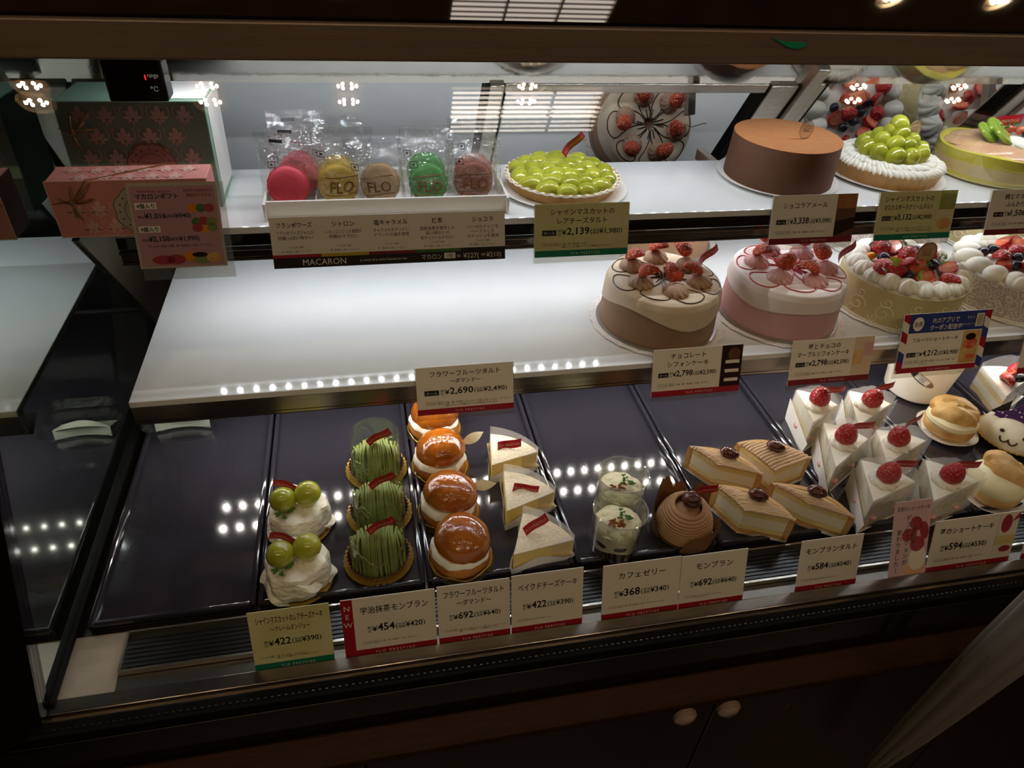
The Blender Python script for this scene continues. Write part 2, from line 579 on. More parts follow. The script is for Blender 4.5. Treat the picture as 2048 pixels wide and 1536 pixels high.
def thing(name, label, cat, loc=(0, 0, 0), rz=0.0, group=None):
    o = bpy.data.objects.new(name, None)
    o.empty_display_size = 0.02
    COL.objects.link(o)
    o.location = tuple(loc)
    o.rotation_euler = (0, 0, rz)
    return tag(o, label, cat, group)


def struct(name, mesh_m, m):
    o = link(name, mesh_m, m)
    o['kind'] = 'structure'
    return o


# ------------------------------------------------------------------ lettering
_tc = {}


def glyphs(s, bold=0.0):
    k = (s, bold)
    if k not in _tc:
        c = bpy.data.curves.new('lettering', 'FONT')
        c.body = s
        c.resolution_u = 2
        c.offset = bold
        o = bpy.data.objects.new('lettering', c)
        COL.objects.link(o)
        bpy.context.view_layer.update()
        me = bpy.data.meshes.new_from_object(o.evaluated_get(bpy.context.evaluated_depsgraph_get()))
        vs = [(v.co.x, v.co.y) for v in me.vertices]
        fs = [tuple(p.vertices) for p in me.polygons]
        bpy.data.objects.remove(o)
        bpy.data.curves.remove(c)
        bpy.data.meshes.remove(me)
        x0 = min((v[0] for v in vs), default=0)
        x1 = max((v[0] for v in vs), default=0)
        _tc[k] = ([(v[0] - x0, v[1]) for v in vs], fs, x1 - x0)
    return _tc[k]


def write(m, s, x, z, size, align='c', maxw=None, bold=0.0, fn=None, mi=0, squeeze=1.0):
    """adds the lettering of s to m; fn maps (x, z) to 3D"""
    vs, fs, w = glyphs(s, bold)
    k = size
    sx = size * squeeze
    if maxw and w * sx > maxw:
        sx = maxw / w
    ox = x - (w * sx / 2 if align == 'c' else (w * sx if align == 'r' else 0))
    fn = fn or (lambda a, b: (a, -0.0008, b))
    m.add([fn(ox + a * sx, z + b * k) for a, b in vs], fs, mi)
    return w * sx


def flat(m, x0, z0, x1, z1, y, mi=0):
    return m.add([(x0, y, z0), (x1, y, z0), (x1, y, z1), (x0, y, z1)], [(0, 1, 2, 3)], mi)


def disc(m, x, z, rx, rz, y, mi=0, n=20, a0=0.0):
    vs = [(x + rx * cos(2 * PI * i / n) * cos(a0) - rz * sin(2 * PI * i / n) * sin(a0), y, z + rx * cos(2 * PI * i / n) * sin(a0) + rz * sin(2 * PI * i / n) * cos(a0)) for i in range(n)]
    return m.add(vs, [tuple(range(n))], mi)


# ================================================================== ROOM
struct('floor', M().box((0.5, -1.2, -0.05), (9, 7, 0.1)), 'floor')
struct('ceiling', M().box((0.5, -1.2, 2.75), (9, 7, 0.1)), 'ceil')
struct('wall_back', M().box((0.5, 2.35, 1.35), (9, 0.1, 2.7)), 'wallp')
struct('wall_front', M().box((0.5, -4.75, 1.35), (9, 0.1, 2.7)), 'wallp')
struct('wall_left', M().box((-4.05, -1.2, 1.35), (0.1, 7, 2.7)), 'wallp')
struct('wall_right', M().box((5.05, -1.2, 1.35), (0.1, 7, 2.7)), 'wallp')

for i, x in enumerate((-1.06, -0.5, -0.02, 0.65, 2.07, 2.56)):
    t = thing('ceiling_downlight', ['round warm downlight of six bulbs, nearest the left wall', 'warm six-bulb ceiling downlight, second from the left wall', 'warm six-bulb ceiling downlight, third from the left wall',
              'warm six-bulb ceiling downlight beside the louvred tube lamps', 'warm six-bulb ceiling downlight, second from the right wall', 'round warm downlight of six bulbs, nearest the right wall'][i],
              'ceiling light', (x, -1.1, 2.7), 0, 'downlights in a row on the ceiling')
    link('trim_ring', M().lathe([(0.06, 0), (0.075, 0), (0.075, -0.008), (0.06, -0.012), (0.055, 0)], 32), 'steel', t)
    for k in range(6):
        a = 2 * PI * k / 6
        link('bulb', M().ell((0.032 * cos(a), 0.013 * sin(a), -0.012), (0.006, 0.006, 0.006), 10, 6), 'bulb', t)
for i, (x, y, w, sp) in enumerate(((0.66, -1.2, 0.6, 0.028),)):
    t = thing('ceiling_lamp', ['louvred ceiling lamp of six slim white tubes, the farther one', 'louvred ceiling lamp of six slim white tubes, nearer the showcase'][i], 'ceiling light', (x, y, 2.7), 0, 'louvred tube lamps')
    m = M().box((0, 0, -0.004), (w + 0.04, sp * 7, 0.008))
    for k in range(4):
        m.box((-w / 2 + w * k / 3, 0, -0.02), (0.008, sp * 6.6, 0.03))
    link('housing', m, 'rail', t)
    for k in range(6):
        link('tube', M().tube([(-w / 2, sp * (k - 2.5), -0.018), (w / 2, sp * (k - 2.5), -0.018)], sp * 0.17, 8), 'tube', t)

for i, x in enumerate((-0.7, -0.05, 0.6, 1.25)):  # row of unseen spotlights added to brighten the deck and its cards
    t = thing('added_spotlight', ['added unseen spotlight over the left end of the showcase', 'added unseen spotlight, second from the left over the showcase', 'added unseen spotlight, third from the left over the showcase', 'added unseen spotlight over the right end of the showcase'][i],
              'ceiling light', (x, 0.05, 2.7), 0, 'added spotlights over the showcase')
    link('trim_ring', M().lathe([(0.034, 0), (0.045, 0), (0.045, -0.006), (0.034, -0.01), (0.032, 0)], 32), 'steel', t)
    link('lamp_face', M().lathe([(0, -0.003), (0.022, -0.003)], 24), 'spot', t)

# ================================================================== SHOWCASE
XL, XR = -0.3165, 1.75
TILT = 0.498            # front glass leans back
case = thing('display_case', 'long refrigerated cake showcase with bronze header, mirrored rear doors and dark cabinet base', 'display case', (0, 0, 0))

# header above the shelves: satin lower band, groove, glossy canted top
hx = (XL - 0.06 + XR) / 2
link('header_rail', M().rbox((hx, 0.775, 1.3705), (XR - XL + 0.06, 0.35, 0.027), 0.0015), 'bronze', case)
link('header_groove', M().box((hx, 0.79, 1.3855), (XR - XL + 0.06, 0.36, 0.004)), 'black', case)
m = M()
hp = [(0.604, 1.3872), (0.6405, 1.475), (0.95, 1.475), (0.95, 1.3872)]
m.add([(x, y, z) for x in (XL - 0.06, XR) for y, z in hp], [(0, 1, 2, 3), (4, 5, 6, 7), (0, 1, 5, 4), (1, 2, 6, 5), (2, 3, 7, 6), (3, 0, 4, 7)])
link('header_top', m, 'bronze_dark', case, 0.3)

# end glass on the left, dark mirror-like
m = M().add([(XL, 0.388, 0.85), (XL, 1.205, 0.85), (XL, 0.95, 1.335), (XL, 0.632, 1.335),
             (XL - 0.006, 0.388, 0.85), (XL - 0.006, 1.205, 0.85), (XL - 0.006, 0.95, 1.335), (XL - 0.006, 0.632, 1.335)],
            [(0, 1, 2, 3), (4, 5, 6, 7), (0, 1, 5, 4), (1, 2, 6, 5), (2, 3, 7, 6), (3, 0, 4, 7)])
link('end_glass', m, 'endmir', case)
link('end_glass_seal', M().rbox((XL + 0.002, 0.80, 0.853), (0.008, 0.8, 0.008), 0.002), 'rubber', case)
# dark front post on the left, following the leaning glass
m = M()
pb, pt = (0.372, 0.83), (0.372 + 0.53 * TILT, 1.36)
for (y, z) in (pb, pt):
    m.v += [(XL - 0.06, y, z), (XL + 0.001, y, z), (XL + 0.001, y + 0.02, z), (XL - 0.06, y + 0.02, z)]
for f in [(0, 1, 2, 3), (4, 5, 6, 7), (0, 1, 5, 4), (1, 2, 6, 5), (2, 3, 7, 6), (3, 0, 4, 7)]:
    m.f.append(f)
    m.mi.append(0)
link('front_post', m, 'gloss_black', case)

m = M()
ep = [(0.80, 1.12), (0.90, 1.15), (1.115, 0.90), (1.0, 0.872)]
m.add([(XL + x, y, z) for x in (0.0005, 0.004) for y, z in ep], [(0, 1, 2, 3), (4, 5, 6, 7), (0, 1, 5, 4), (1, 2, 6, 5), (2, 3, 7, 6), (3, 0, 4, 7)])
link('end_plate', m, 'endplate', case)

# rear wall: leaning mirrored sliding doors in steel frames
RT = math.radians(33.1)
RO = np.array([0.0, 1.0, 1.16])
RV = np.array([0.0, -sin(RT), cos(RT)])      # up along the doors
RN = np.array([0.0, -cos(RT), -sin(RT)])     # towards the shopper
RTM = Matrix([[1, 0, 0, RO[0]], [0, RN[1], RV[1], RO[1]], [0, RN[2], RV[2], RO[2]], [0, 0, 0, 1]])   # local (x, out, up)


def rear(px, py):
    v = ray(px, py)
    t = np.dot(RO - EYE, RN) / np.dot(v, RN)
    q = EYE + v * t
    return q[0], float(np.dot(q - RO, RV))


vt = rear(700, 152)[1]         # top edge of the panes
vh = rear(1300, 174)[1]        # lower edge of the right-hand door's deeper rail
VB, VT = -0.37, 0.28
link('rear_top_rail', M().box(((XL + XR) / 2, 0.002, (vt + VT) / 2), (XR - XL, 0.016, VT - vt), T=RTM), 'polish', case)
doors = [(rear(388, 175)[0], rear(972, 178)[0], vt), (rear(1003, 185)[0], rear(1524, 176)[0], vh), (rear(1634, 180)[0], rear(2010, 190)[0], vt), (rear(2060, 190)[0], XR, vt)]
prev = XL
for i, (a, b, top) in enumerate(doors):
    d = link('rear_door', M().box(((a + b) / 2, -0.004, (top + VB) / 2), (b - a + 0.01, 0.006, top - VB), T=RTM), 'reardoor', case)
    m = M()
    for xx in (a, b):
        m.box((xx, 0.003, (top + VB) / 2), (0.0075, 0.012, top - VB), T=RTM)
    m.box(((a + b) / 2, 0.003, top + 0.0005), (b - a, 0.012, 0.0022), T=RTM)
    m.box(((a + b) / 2, 0.003, VB + 0.01), (b - a, 0.012, 0.02), T=RTM)
    link('pane_gasket', m, 'rubber', d)
    w = a - prev
    m = M()
    if w > 0.03:
        m.rbox((prev + w * 0.25, 0.006, (vt + VB) / 2), (w * 0.46, 0.02, vt - VB), 0.002, T=RTM)
        m.rbox((prev + w * 0.62, 0.010, (vt + VB) / 2 + 0.02), (w * 0.22, 0.03, vt - VB + 0.04), 0.002, T=RTM)
        m.rbox((prev + w * 0.87, 0.004, (vt + VB) / 2), (w * 0.2, 0.018, vt - VB), 0.002, T=RTM)
    else:
        m.rbox((prev + w / 2, 0.006, (vt + VB) / 2), (w * 0.9, 0.02, vt - VB), 0.002, T=RTM)
    if i == 1:
        m.rbox(((a + b) / 2, 0.006, (vt + vh) / 2), (b - a, 0.012, vt - vh - 0.002), 0.002, T=RTM)
    link('rear_stile', m, 'steel', case)
    prev = b

# deck under the trays and the front gutter
link('deck', M().box(((XL + XR) / 2, 0.84, 0.835), (XR - XL, 0.73, 0.022)), 'darkrail', case)
m = M()
m.box(((XL + XR) / 2, 0.432, 0.842), (XR - XL, 0.09, 0.006))
link('gutter', m, 'gutter', case)
link('gutter_plate', M().box(((XL + -0.262) / 2, 0.44, 0.8456), (-0.262 - XL - 0.004, 0.07, 0.0012)), 'plate', case)
m = M()
gx0 = -0.262
for k in range(7):
    y = 0.434 + 0.005 * k
    m.box(((gx0 + XR) / 2, y, 0.8465), (XR - gx0, 0.0018, 0.003))
m.box(((gx0 + XR) / 2, 0.45, 0.8462), (XR - gx0, 0.042, 0.0012))
link('air_grille', m, 'black', case)
m = M()
m.box(((gx0 + XR) / 2, 0.4275, 0.849), (XR - gx0, 0.0028, 0.006))
m.box(((gx0 + XR) / 2, 0.4705, 0.849), (XR - gx0, 0.0022, 0.006))
m.box((gx0, 0.449, 0.849), (0.002, 0.044, 0.006))
link('grille_edge', m, 'steel', case)
link('glass_channel', M().rbox(((XL + XR) / 2, 0.3995, 0.847), (XR - XL, 0.015, 0.01), 0.001), 'rail', case)
# gasket with its dotted seam, bright edge, glossy panel, wooden moulding
link('gasket', M().rbox(((XL + XR) / 2, 0.379, 0.846), (XR - XL + 0.02, 0.016, 0.012), 0.003), 'rubber', case)
m = M()
for k in range(330):
    m.box((XL + 0.006 + k * 0.0062, 0.3772, 0.8524), (0.0024, 0.001, 0.0008))
link('gasket_stitching', m, 'steel', case)
link('bright_edge', M().box(((XL + XR) / 2 - 0.01, 0.3725, 0.838), (XR - XL + 0.03, 0.003, 0.0016)), 'polish', case)
link('front_panel', M().rbox(((XL + XR) / 2 - 0.02, 0.395, 0.809), (XR - XL + 0.05, 0.04, 0.056), 0.001), 'gloss_black', case)
link('panel_recess', M().box(((XL + XR) / 2 - 0.02, 0.42, 0.765), (XR - XL + 0.05, 0.08, 0.035)), 'black', case)
m = M()
pr = [(0.40, 0.765), (0.383, 0.763), (0.362, 0.753), (0.352, 0.7505), (0.351, 0.748), (0.353, 0.738), (0.40, 0.738)]
m.surf(lambda u, v: ((XL - 0.045) + u * (XR - XL + 0.05), pr[min(6, round(v * 7)) % 7][0], pr[min(6, round(v * 7)) % 7][1]), 1, 7, False, True)
link('wood_moulding', m, 'wood', case, 0.4)
xs = PY(1423, 1430, 0.38)[0]
xend = XL - 0.04
for (a, b, kx) in ((xs - 0.42, xs - 0.0012, PY(1375, 1452, 0.352)[0]), (xs + 0.0012, xs + 0.42, PY(1465, 1432, 0.352)[0]), (xs + 0.4224, XR, None), (xend, xs - 0.4224, None)):
    d = link('cabinet_door', M().rbox(((a + b) / 2, 0.39, 0.40), (b - a, 0.02, 0.66), 0.0015), 'door', case)
    if kx is not None:
        kz = PY(1420, 1441, 0.352)[2]
        k = M().lathe([(0.0, 0.026), (0.009, 0.025), (0.014, 0.021), (0.0145, 0.017), (0.011, 0.013), (0.005, 0.01), (0.004, 0.0)], 24, T=Matrix.Translation((kx, 0.3805, kz)) @ Matrix.Rotation(PI / 2, 4, 'X'))
        link('knob', k, 'brass', d)
link('cabinet_body', M().box(((XL + XR) / 2 - 0.02, 0.82, 0.43), (XR - XL + 0.04, 0.83, 0.78)), 'door', case)
link('door_gap_strip', M().box((xs, 0.3815, 0.40), (0.0016, 0.006, 0.66)), 'rail', case)
link('toe_kick', M().box(((XL + XR) / 2, 0.83, 0.02), (XR - XL, 0.79, 0.05)), 'black', case)

# front glass, double pane
fg = thing('front_glass', 'large clear double glass pane leaning back across the front of the showcase', 'glass pane', (0, 0, 0))
for k, (off, dt) in enumerate(((0.0, 0.0), (0.005, 0.014))):
    y0, y1 = 0.386 + off, 0.386 + off + 0.505 * (TILT + dt)
    g0 = XL + 0.002
    m = M().add([(g0, y0, 0.8525), (XR, y0, 0.8525), (XR, y1, 1.355), (g0, y1, 1.355), (g0, y0 + 0.003, 0.8525), (XR, y0 + 0.003, 0.8525), (XR, y1 + 0.003, 1.355), (g0, y1 + 0.003, 1.355)],
                [(0, 1, 2, 3), (4, 5, 6, 7), (0, 1, 5, 4), (1, 2, 6, 5), (2, 3, 7, 6), (3, 0, 4, 7)])
    link('glass_sheet', m, 'glass', fg)


# ------------------------------------------------------------------ shelves with their LED strips
def strip(parent, x0, x1, y, z, mname, pitch=0.022):
    link('led_housing', M().rbox(((x0 + x1) / 2, y, z + 0.004), (x1 - x0, 0.012, 0.008), 0.001), 'milky', parent)
    m = M()
    n = int((x1 - x0) / pitch)
    for k in range(n):
        x = x0 + (k + 0.5) * pitch
        m.add([(x - 0.0024, y - 0.0024, z - 0.0006), (x + 0.0024, y - 0.0024, z - 0.0006), (x + 0.0024, y + 0.0024, z - 0.0006), (x - 0.0024, y + 0.0024, z - 0.0006)], [(0, 3, 2, 1)])
    link('led_beads', m, mname, parent)


strip(case, XL + 0.13, 1.5, 0.805, 1.346, 'led')
sh = thing('upper_shelf', 'short white upper shelf carrying the tarts, macarons and gift boxes', 'shelf', (0, 0, 0))
U0, M0 = -0.253, -0.2625
link('shelf_board', M().rbox(((U0 + XR) / 2, 0.817, UP - 0.004), (XR - U0, 0.166, 0.008), 0.001), 'acryl', sh)
m = M()
m.rbox(((U0 + XR) / 2, 0.741, UP - 0.0155), (XR - U0, 0.012, 0.013), 0.0006)
link('fascia_channel', m, 'darkrail', sh)
m = M()
m.rbox(((U0 + XR) / 2, 0.7345, UP - 0.0245), (XR - U0, 0.006, 0.003), 0.0005)
m.rbox(((U0 + XR) / 2, 0.7385, UP - 0.031), (XR - U0, 0.006, 0.0095), 0.0005)
m.rbox(((U0 + XR) / 2, 0.7365, UP - 0.0375), (XR - U0, 0.008, 0.0022), 0.0005)
link('fascia_rail', m, 'rail', sh)
for x in (U0 + 0.02, 0.5, 1.03, 1.5):
    link('bracket', M().rbox((x, 0.87, UP - 0.016), (0.012, 0.2, 0.016), 0.001), 'steel', sh)
strip(sh, U0 + 0.03, 1.5, 0.845, UP - 0.02, 'ledm')
sh = thing('middle_shelf', 'deep white middle shelf carrying the whole round cakes, empty at its left', 'shelf', (0, 0, 0))
link('shelf_board', M().rbox(((M0 + XR) / 2, 0.8615, MD - 0.004), (XR - M0, 0.417, 0.008), 0.001), 'acryl', sh)
m = M()
m.rbox(((M0 + XR) / 2, 0.66, MD - 0.018), (XR - M0, 0.012, 0.02), 0.0006)
m.rbox(((M0 + XR) / 2, 0.658, MD - 0.0305), (XR - M0, 0.007, 0.004), 0.0005)
link('fascia_rail', m, 'rail', sh)
m = M()
m.surf(lambda u, v: (M0 + u * (XR - M0), 0.664 + 0.022 * v, MD - 0.031 - 0.010 * (1 - v)), 1, 1)
m.surf(lambda u, v: (M0 + u * (XR - M0), 0.6655 + 0.022 * v, MD - 0.030 - 0.010 * (1 - v)), 1, 1)
link('lower_lip', m, 'polish', sh)
for x in (M0 + 0.02, 0.5, 1.03, 1.5):
    link('bracket', M().rbox((x, 0.88, MD - 0.018), (0.012, 0.34, 0.02), 0.001), 'steel', sh)
strip(sh, M0 + 0.03, 1.5, 0.705, MD - 0.026, 'ledd')
strip(sh, M0 + 0.03, 1.5, 0.745, MD - 0.026, 'ledd')

# ------------------------------------------------------------------ black trays on the deck
TX = [XL + 0.014, -0.140, 0.037, 0.205, 0.380, 0.555, 0.730, 0.905, 1.08, 1.255]
TL_ = ['black tray beside the end glass with a clear lidded box on it', 'black tray under the green cream cakes', 'black tray under the glazed buns and cheesecake slices', 'black tray under the layered dessert glasses',
       'black tray under the chestnut tart slices', 'black tray under the strawberry cake slices', 'black tray under the cream puffs and white tub', 'black tray under the cat-faced cake', 'black tray at the far right']
for i in range(9):
    a, b = TX[i] + 0.0012, TX[i + 1] - 0.0012
    t = thing('serving_tray', TL_[i], 'tray', ((a + b) / 2, 0.79, 0.8465), 0, 'black trays side by side')
    w, d = b - a, 0.62
    m = M().rbox((0, 0, 0.003), (w, d, 0.005), 0.001)
    for sx in (-1, 1):
        m.rbox((sx * (w / 2 - 0.003), 0, 0.0065), (0.006, d, 0.012), 0.0022, 3)
    for sy in (-1, 1):
        m.rbox((0, sy * (d / 2 - 0.003), 0.0055), (w, 0.006, 0.010), 0.0022, 3)
    link('tray', m, 'tray', t)


# ================================================================== PRICE CARDS
LEAN = math.radians(17.5)
CN = np.array([0.0, -cos(LEAN), sin(LEAN)])


def on_card_plane(px, py, y0, z0):
    v = ray(px, py)
    o = np.array([0, y0, z0])
    return EYE + v * (np.dot(o - EYE, CN) / np.dot(v, CN))


SHELF_PLANE = {'up': (0.7285, UP), 'mid': (0.6475, MD), 'deck': (0.411, 0.8505)}


def frame(lvl, TL, TR, BL, BR):
    y0, z0 = SHELF_PLANE[lvl]
    q = [on_card_plane(*p, y0, z0) for p in (TL, TR, BL, BR)]
    w = (np.linalg.norm(q[1] - q[0]) + np.linalg.norm(q[3] - q[2])) / 2
    bot = (q[2] + q[3]) / 2
    top = (q[0] + q[1]) / 2
    h = np.linalg.norm(top - bot)
    dx = (top[0] - bot[0])
    if lvl == 'deck':                      # deck cards stand on the gutter
        up = (0.8455 - bot[2]) / cos(LEAN)
        bot = bot + np.array([0, sin(LEAN), cos(LEAN)]) * up
        h -= up
    return bot, w, h, math.atan2(dx, h)


def card_root(name, label, lvl, q, group, cat='price card'):
    bot, w, h, sk = frame(lvl, *q)
    t = thing(name, label, cat, bot, 0, group)
    t.rotation_euler = (-LEAN, 0, 0)
    return t, w, h


def board(t, w, h, m, stand=True, y=0.0):
    link('board', M().box((0, y, h / 2), (w, 0.0008, h)), m, t)
    if stand:
        k = M().box((0, y + 0.0012, h / 2 - 0.004), (w * 1.02, 0.001, h + 0.006))
        link('acrylic_stand', k, 'holder', t)


def price_line(m, x0, x1, z, sz, price, net, hole):
    """the row: whole-cake tag, tax-included price, price before tax in brackets"""
    x = x0
    if hole:
        flat(m, x, z - sz * 0.08, x + sz * 1.55, z + sz * 0.62, -0.0007)
        write(m, 'ホール', x + sz * 0.78, z + sz * 0.1, sz * 0.42, maxw=sz * 1.3, mi=1, fn=lambda a, b: (a, -0.0011, b))
        x += sz * 1.7
    write(m, '税', x, z + sz * 0.32, sz * 0.42, 'l')
    write(m, '込', x, z - sz * 0.08, sz * 0.42, 'l')
    x += sz * 0.45
    x += write(m, '¥', x, z, sz * 0.85, 'l', bold=0.02) + sz * 0.03
    x += write(m, price, x, z, sz * 1.25, 'l', bold=0.018, squeeze=0.92) + sz * 0.1
    x += write(m, '(', x, z + sz * 0.08, sz * 0.85, 'l') + sz * 0.05
    write(m, '本体', x, z + sz * 0.34, sz * 0.36, 'l')
    write(m, '価格', x, z + sz * 0.0, sz * 0.36, 'l')
    x += sz * 0.72
    x += write(m, '¥' + net, x, z + sz * 0.02, sz * 0.92, 'l', bold=0.012, squeeze=0.92) + sz * 0.06
    x += write(m, ')', x, z + sz * 0.08, sz * 0.85, 'l')
    return x


def fit_price(m, x0, x1, z, sz, *a):
    """draws the price row scaled to span x0..x1"""
    k = M()
    xe = price_line(k, 0, 1, 0, 1.0, *a)
    s = (x1 - x0) / xe
    sv = min(s, sz)
    m.add([(x0 + v[0] * s, v[1] if v[1] < -0.01 else v[1], z + v[2] * sv) for v in k.v], [], 0)
    o = len(m.v) - len(k.v)
    for f, mi in zip(k.f, k.mi):
        m.f.append(tuple(i + o for i in f))
        m.mi.append(mi)


def allergen(m, w, z, sz, lines, x0):
    bw = sz * 6.6
    for a in ((x0, z - sz * 0.25, x0 + bw, z - sz * 0.18), (x0, z + sz * 0.98, x0 + bw, z + sz * 1.05), (x0, z - sz * 0.25, x0 + sz * 0.07, z + sz * 1.05), (x0 + bw - sz * 0.07, z - sz * 0.25, x0 + bw, z + sz * 1.05)):
        flat(m, *a, -0.0007)
    write(m, 'アレルギー表示', x0 + bw / 2, z + sz * 0.05, sz * 0.85, maxw=bw * 0.9)
    for i, s in enumerate(lines):
        write(m, s, x0 + bw + sz * 0.6, z + sz * 0.1 - i * sz * 1.05, sz * 0.9, 'l', maxw=w / 2 - (x0 + bw + sz * 0.9))


def price_card(label, lvl, q, titles, price, net, hole=False, lines=('小麦・卵・乳成分・大豆・ゼラチン',), band='bandred', bg='cardwhite', photo=None, stand=True, group='price cards', tsz=0.13, new=False):
    t, w, h = card_root('price_card', label, lvl, q, group)
    board(t, w, h, bg, stand)
    bh = h * 0.125
    b = M()
    flat(b, -w / 2, 0, w / 2, bh, -0.0007)
    if new:
        flat(b, -w / 2, 0, -w / 2 + w * 0.12, h, -0.0008)
    link('brand_band', b, band, t)
    m = M()
    write(m, 'F L O   P R E S T I G E', 0.04 * w, bh * 0.32, bh * 0.5, maxw=w * 0.42, fn=lambda a, z: (a, -0.0011, z))
    link('brand_lettering', m, 'inkwhite', t)
    if new:
        m = M()
        for i, c in enumerate('NEW'):
            write(m, c, -w / 2 + w * 0.06, h * (0.82 - 0.14 * i), h * 0.12, fn=lambda a, z: (a, -0.0012, z))
        link('new_lettering', m, 'inkwhite', t)
    xl = -w / 2 + (w * 0.14 if new else w * 0.02)
    xr = w / 2 - (w * 0.245 if photo else w * 0.02)
    cx, cw = (xl + xr) / 2, xr - xl
    m = M()
    zt = h * 0.80 if len(titles) > 1 else h * 0.74
    for i, s in enumerate(titles):
        small = i > 0 and s.startswith('～')
        write(m, s, cx, zt - i * h * tsz * (1.3 if not small else 1.15), h * tsz * (0.8 if small else 1), maxw=cw * (0.86 if not small else 0.5), bold=0.008)
    fit_price(m, xl + cw * (0.06 if hole else 0.14), xl + cw * (0.95 if hole else 0.88), h * (0.42 if len(titles) < 3 else 0.36), h * 0.15, price, net, hole)
    allergen(m, xr * 2, h * 0.22, min(h * 0.06, w * 0.027), lines, xl + cw * 0.07)
    link('lettering', m, ['ink', 'inkwhite'], t)
    if photo:
        x0, x1, z0, z1 = w / 2 - w * 0.235, w / 2, bh, h
        cols = {'choc': ('chocside', 'choctop', 'drizzle'), 'muscat': ('cardgreen', 'grape_dark', 'choux'), 'cocoa': ('drizzle', 'chocside', 'cardwhite'), 'pink': ('chifpale', 'choux', 'chifpink'),
                'fruit': ('choux', 'berrycut', 'kiwi'), 'straw': ('cardwhite', 'inkred', 'sponge')}[photo]
        b = M()
        flat(b, x0, z0, x1, z1, -0.0008, 0)
        xm, pw, ph = (x0 + x1) / 2, x1 - x0, z1 - z0
        if photo == 'choc':
            flat(b, x0, z0 + ph * 0.66, x1, z1, -0.001, 1)
            b.add([(x0, -0.0011, z0), (x1, -0.0011, z0 + ph * 0.2), (x1, -0.0011, z0 + ph * 0.45), (x0, -0.0011, z0 + ph * 0.36)], [(0, 1, 2, 3)], 2)
        elif photo == 'muscat':
            flat(b, x0 + pw * 0.1, z0 + ph * 0.55, x1, z1, -0.001, 1)
            disc(b, xm, z0 + ph * 0.22, pw * 0.42, ph * 0.14, -0.001, 2)
        elif photo == 'cocoa':
            disc(b, xm + pw * 0.1, z0 + ph * 0.78, pw * 0.3, ph * 0.16, -0.001, 1)
            for k in range(3):
                flat(b, x0 + pw * 0.2, z0 + ph * (0.12 + 0.22 * k), x1 - pw * 0.12, z0 + ph * (0.2 + 0.22 * k), -0.0011, 2)
        elif photo == 'pink':
            flat(b, x0, z0 + ph * 0.3, x0 + pw * 0.5, z0 + ph * 0.65, -0.001, 1)
            flat(b, x0 + pw * 0.5, z0 + ph * 0.5, x1, z0 + ph * 0.85, -0.001, 2)
        elif photo == 'fruit':
            disc(b, xm, z0 + ph * 0.72, pw * 0.4, ph * 0.13, -0.001, 1)
            disc(b, xm, z0 + ph * 0.9, pw * 0.32, ph * 0.08, -0.001, 2)
            disc(b, xm - pw * 0.1, z0 + ph * 0.3, pw * 0.3, ph * 0.05, -0.001, 1)
        else:
            disc(b, xm - pw * 0.1, z0 + ph * 0.76, pw * 0.27, ph * 0.2, -0.001, 1)
            b.add([(xm + pw * 0.1, -0.001, z0 + ph * 0.78), (x1, -0.001, z0 + ph * 0.86), (x1, -0.001, z1), ], [(0, 1, 2)], 1)
            flat(b, x0, z0 + ph * 0.3, x1, z0 + ph * 0.5, -0.001, 2)
            disc(b, xm + pw * 0.1, z0 + ph * 0.2, pw * 0.3, ph * 0.07, -0.0011, 1)
        link('photo_print', b, list(cols), t)
    return t


price_card('pale green price card with green foot below the flat grape tart, 2,139 yen', 'up', ((1068, 411), (1258, 402), (1069, 516), (1254, 507)), ['シャインマスカットの', 'レアチーズタルト'], '2,139', '1,980', True,
           ('小麦・卵・乳成分・大豆', '※種にぶどうの種が入っている場合がございます。'), 'bandgreen', 'cardgreen')
price_card('price card at 3,338 yen below the tall brown chocolate cake', 'up', ((1547, 391), (1716, 387), (1536, 491), (1701, 482)), ['ショコラアメール'], '3,338', '3,090', True, band='bandmaroon', photo='choc')
price_card('pale green price card at 3,132 yen below the piled grape tart', 'up', ((1760, 383), (1915, 381), (1746, 483), (1896, 474)), ['シャインマスカットの', 'マスカルポーネクリームタルト'], '3,132', '2,900', True,
           ('小麦・卵・乳成分・大豆・ゼラチン・アーモンド', '※種にぶどうの種が入っている場合がございます。'), 'bandgreen', 'cardgreen', photo='muscat')
price_card('price card cut by the right edge below the yellow peach cake', 'up', ((1983, 379), (2150, 377), (1966, 470), (2130, 464)), ['桃とマスカットの', 'ふんわりケーキ'], '1,506', '1,395', True, band='bandmaroon', photo='pink')
price_card('white price card at 2,690 yen on the empty part of the middle shelf', 'mid', ((832, 735), (1028, 724), (836, 833), (1027, 815)), ['フラワーフルーツタルト', '～ダマンド～'], '2,690', '2,490', True,
           ('小麦・卵・乳成分・オレンジ・大豆・もも・りんご・アーモンド', '※種にフルーツの種が入っている場合がございます。'))
price_card('price card at 2,798 yen below the brown chiffon cake', 'mid', ((1304, 700), (1483, 689), (1302, 796), (1476, 780)), ['チョコレート', 'シフォンケーキ'], '2,798', '2,590', True, photo='cocoa')
price_card('price card at 2,798 yen below the pink chiffon cake', 'mid', ((1588, 682), (1751, 671), (1574, 773), (1735, 757)), ['苺とチョコの', 'マーブルシフォンケーキ'], '2,798', '2,590', True, band='bandmaroon', photo='pink')
price_card('price card cut by the right edge on the middle shelf', 'mid', ((2040, 660), (2200, 650), (2032, 745), (2190, 735)), ['苺のデコレーション'], '3,880', '3,593', True, photo='straw')
